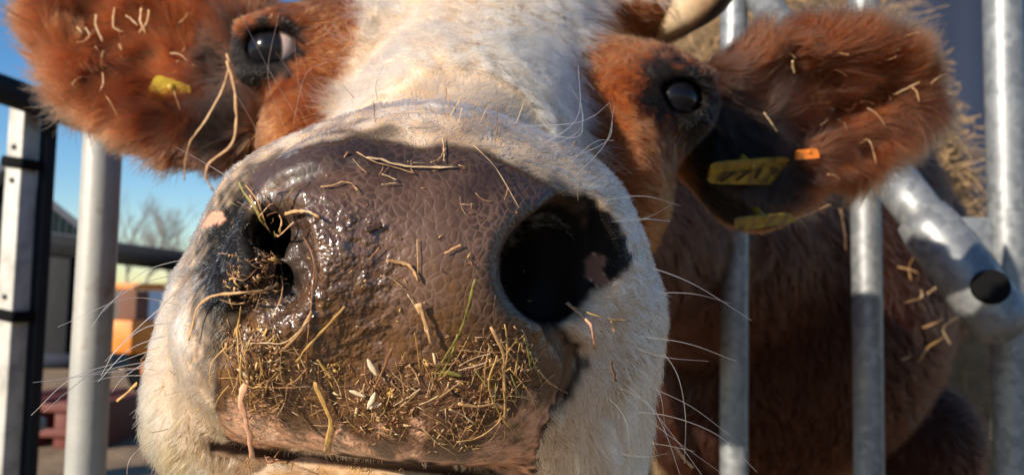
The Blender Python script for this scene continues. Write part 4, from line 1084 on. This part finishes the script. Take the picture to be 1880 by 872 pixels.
for x_ in (X0 + .42, X0 + 1.05):
    for y_ in (Y0 + .1, Y0 + 1.6):
        bm = bmesh.new(); tube(bm, [(x_, y_, .30), (x_, y_ + .05, .30), (x_, y_ + .15, .30), (x_, y_ + .2, .30)], [.26, .30, .30, .26], 28, ref=(0, 0, 1)); wl = part('wheel', bm, rubber.m, tr)
        bm = bmesh.new(); tube(bm, [(x_, y_ - .01, .30), (x_, y_ + .02, .30)], [.12, .14], 20, ref=(0, 0, 1)); rim = part('rim', bm, org.m, tr); rim.parent = wl
# red pallet frame, concrete block and feed bucket on the yard
rp = empty('pallet_frame', wpt(80, 5.6, 0)); tag(rp, 'dark red wooden pallet frame lying in the shady yard', 'pallet')
Xa, Xb = wpt(8, 5.6, 0).x, wpt(200, 5.6, 0).x; Yp = wpt(80, 5.6, 0).y
for y_, h_ in ((745, .028), (790, .028)): 
    zc = zt(80, y_, 5.6); bx('board', Xa, Xb, Yp, Yp + .03, zc - h_, zc + h_, rdp.m, rp, .004)
for px in (14, 70, 128, 192): 
    x_ = wpt(px, 5.6, 0).x; bx('bearer', x_ - .05, x_ + .05, Yp + .032, Yp + .9, 0.0, zt(80, 735, 5.6), rdp.m, rp, .006)
conc = Mat('concrete'); conc.set(Base_Color=conc.mix(conc.noise(14, 6, .7), (.16, .17, .13), (.30, .31, .25)), Roughness=.9)
cb = empty('concrete_block', wpt(18, 4.4, 0)); tag(cb, 'mossy grey concrete block at the foot of the pale square post', 'block')
q = cb.location; bx('block', q.x - .13, q.x + .075, q.y, q.y + .25, 0, zt(18, 800, 4.4), conc.m, cb, .015); bx('cap', q.x - .15, q.x + .11, q.y - .02, q.y + .27, zt(18, 799, 4.4), zt(18, 775, 4.4), conc.m, cb, .012)
sk_ = empty('feed_bucket', wpt(42, 3.9, 0)); tag(sk_, 'white bucket on the ground near the concrete block', 'bucket')
bm = bmesh.new(); q = sk_.location; zb = zt(42, 852, 3.9)
tube(bm, [(q.x, q.y, .002), (q.x, q.y, zb * .9), (q.x, q.y, zb * .92), (q.x, q.y, zb)], [.045, .058, .064, .064], 24, ref=(0, 1, 0)); part('pail', bm, whitep.m, sk_)
bm = bmesh.new(); tube(bm, [(q.x + .066 * math.cos(a), q.y - .01, zb * .93 + .05 * math.sin(a)) for a in np.linspace(0, 3.1416, 13)], .003, 8); part('handle', bm, darkm.m, sk_)

# shed behind the cow
sh = empty('shed', wpt(1760, 7, 0)); tag(sh, 'blue grey clad shed behind the cow', 'shed')
slm = Mat('blue_grey_cladding'); sw_ = slm.n('TexWave', Scale=0.9, bands_direction='X'); slm.l(slm.obj(), sw_.inputs['Vector'])
slm.set(Base_Color=slm.mix(slm.noise(1.5, 4), (.014, .020, .042), (.022, .030, .058)), Roughness=.55, Normal=slm.bump(sw_.outputs[0], .35, .02))
xs0, xs1, ys = wpt(1130, 7, 0).x, wpt(2600, 7, 0).x, wpt(1760, 7, 0).y
bx('wall', xs0, xs1, ys, ys + 5, 0, 4.2, slm.m, sh, .02)
bx('roof', xs0 - .3, xs1 + .3, ys - .3, ys + 5.3, 4.21, 4.36, roofm.m, sh, .02)
bx('gutter', xs0 - .3, xs1 + .3, ys - .42, ys - .31, 4.15, 4.27, roofm.m, sh, .02)
bx('plinth', xs0 - .02, xs1 + .02, ys - .05, ys - .006, 0, .4, conc.m, sh, .01)

# big hay heap behind the cow's shoulder
hay = empty('hay_heap', wpt(1500, 3.0, 0)); tag(hay, 'tall heap of loose tan hay behind the cow', 'hay')
haym = Mat('hay'); h1, h2 = haym.noise(9, 6, .7), haym.noise(70, 5, .7)
haym.set(Base_Color=haym.mix(h2, haym.ramp(h1, [(.35, (.10, .055, .025)), (.6, (.26, .16, .075))]), (.36, .24, .12)), Roughness=.95, Normal=haym.bump(haym.math('ADD', h1, h2), .9, .05))
bm = bmesh.new(); bmesh.ops.create_icosphere(bm, subdivisions=6, radius=1)
hc_ = W2C(np.array(wpt(1440, 3.0, .75)))
q0 = np.array([v.co[:] for v in bm.verts]); q0 = np.sign(q0) * np.abs(q0) ** .8
kk = 1 + .05 * noise3(q0, .5, 90) + .025 * noise3(q0, 1.6, 91) + .010 * noise3(q0, 5, 92)
hp = np.array(wpt(1400, 3.1, .9)) + q0 * kk[:, None] * np.array([.80, .42, 1.62]); hp[:, 2] = np.maximum(hp[:, 2], 0.0)
for v, p in zip(bm.verts, hp): v.co = p
bm.normal_update(); hn = np.array([v.normal[:] for v in bm.verts])
part('heap', bm, haym.m, hay)
ns = 16000; ii = rng.integers(0, len(hp), ns)
ii = ii[hn[ii][:, 1] < .35]; ns = len(ii)
p0_ = hp[ii] + rng.normal(size=(ns, 3)) * .012
dv = hn[ii] * rng.uniform(.1, .9, (ns, 1)) + rng.normal(size=(ns, 3)) * .55; dv /= np.linalg.norm(dv, axis=1)[:, None]
bd = rng.normal(size=(ns, 3)) * .5; Ls = rng.uniform(.04, .14, ns)[:, None]
st_ = np.stack([p0_ + dv * Ls * t + (bd + np.array([0, 0, -.5])) * Ls * t * t * .5 for t in np.linspace(-.25, 1, 5)], 1)
hcol = np.array([.34, .22, .105]) * rng.uniform(.45, 1.5, (ns, 1))
cu = bpy.data.hair_curves.new('loose_hay'); cu.add_curves([5] * ns)
cu.points.foreach_set('position', (st_ - np.array(hay.location)).astype(np.float32).ravel())
ra = cu.attributes.get('radius') or cu.attributes.new('radius', 'FLOAT', 'POINT'); ra.data.foreach_set('value', np.repeat(rng.uniform(.0007, .0022, ns), 5).astype(np.float32))
ca = cu.attributes.new('hcol', 'FLOAT_COLOR', 'CURVE'); ca.data.foreach_set('color', np.concatenate([hcol, np.ones((ns, 1))], 1).astype(np.float32).ravel())
hsm = Mat('hay_strand'); hsm.set(Base_Color=hsm.attr('hcol'), Roughness=.7); cu.materials.append(hsm.m)
lo_ = bpy.data.objects.new('loose_hay', cu); COL.objects.link(lo_); lo_.parent = hay; lo_['kind'] = 'stuff'

# bare winter trees far behind
twig = Mat('bare_bark'); twig.set(Base_Color=(.22, .19, .17), Roughness=.9)
def bare_tree(px, d, h, label):
    root = empty('tree', wpt(px, d, 0)); tag(root, label, 'tree', 'bare trees on the skyline')
    tb = bmesh.new(); cb_ = bmesh.new()
    def br(bm, p, v, L, r, lv):
        n = 4; pts = [p]; 
        for i in range(n):
            v = (v + Vector((random.uniform(-.18, .18), random.uniform(-.18, .18), random.uniform(-.05, .14)))).normalized(); pts.append(pts[-1] + v * L / n)
        tube(bm, pts, [r * (1 - .5 * i / n) for i in range(n + 1)], 5)
        if lv < 4:
            for k in range(5 if lv else 8):
                i = random.randint(1 if lv else 2, n); a = random.uniform(0, 6.283); sp = random.uniform(.5, .95)
                br(cb_, pts[i], (v + Vector((math.cos(a) * sp, math.sin(a) * sp, .25))).normalized(), L * random.uniform(.45, .65), r * .45, lv + 1)
    br(tb, Vector(root.location), Vector((0, 0, 1)), h * .6, h * .018, 0)
    part('trunk', tb, twig.m, root); part('crown', cb_, twig.m, root)
for i, (px, d, h) in enumerate(((262, 46, 5.6), (318, 50, 6.2), (236, 58, 6.5))):
    bare_tree(px, d, h, ['bare tree just right of the sunlit fence tube', 'bare tree close beside the white cheek fur', 'farthest bare tree, mostly hidden by the sunlit fence tube'][i])
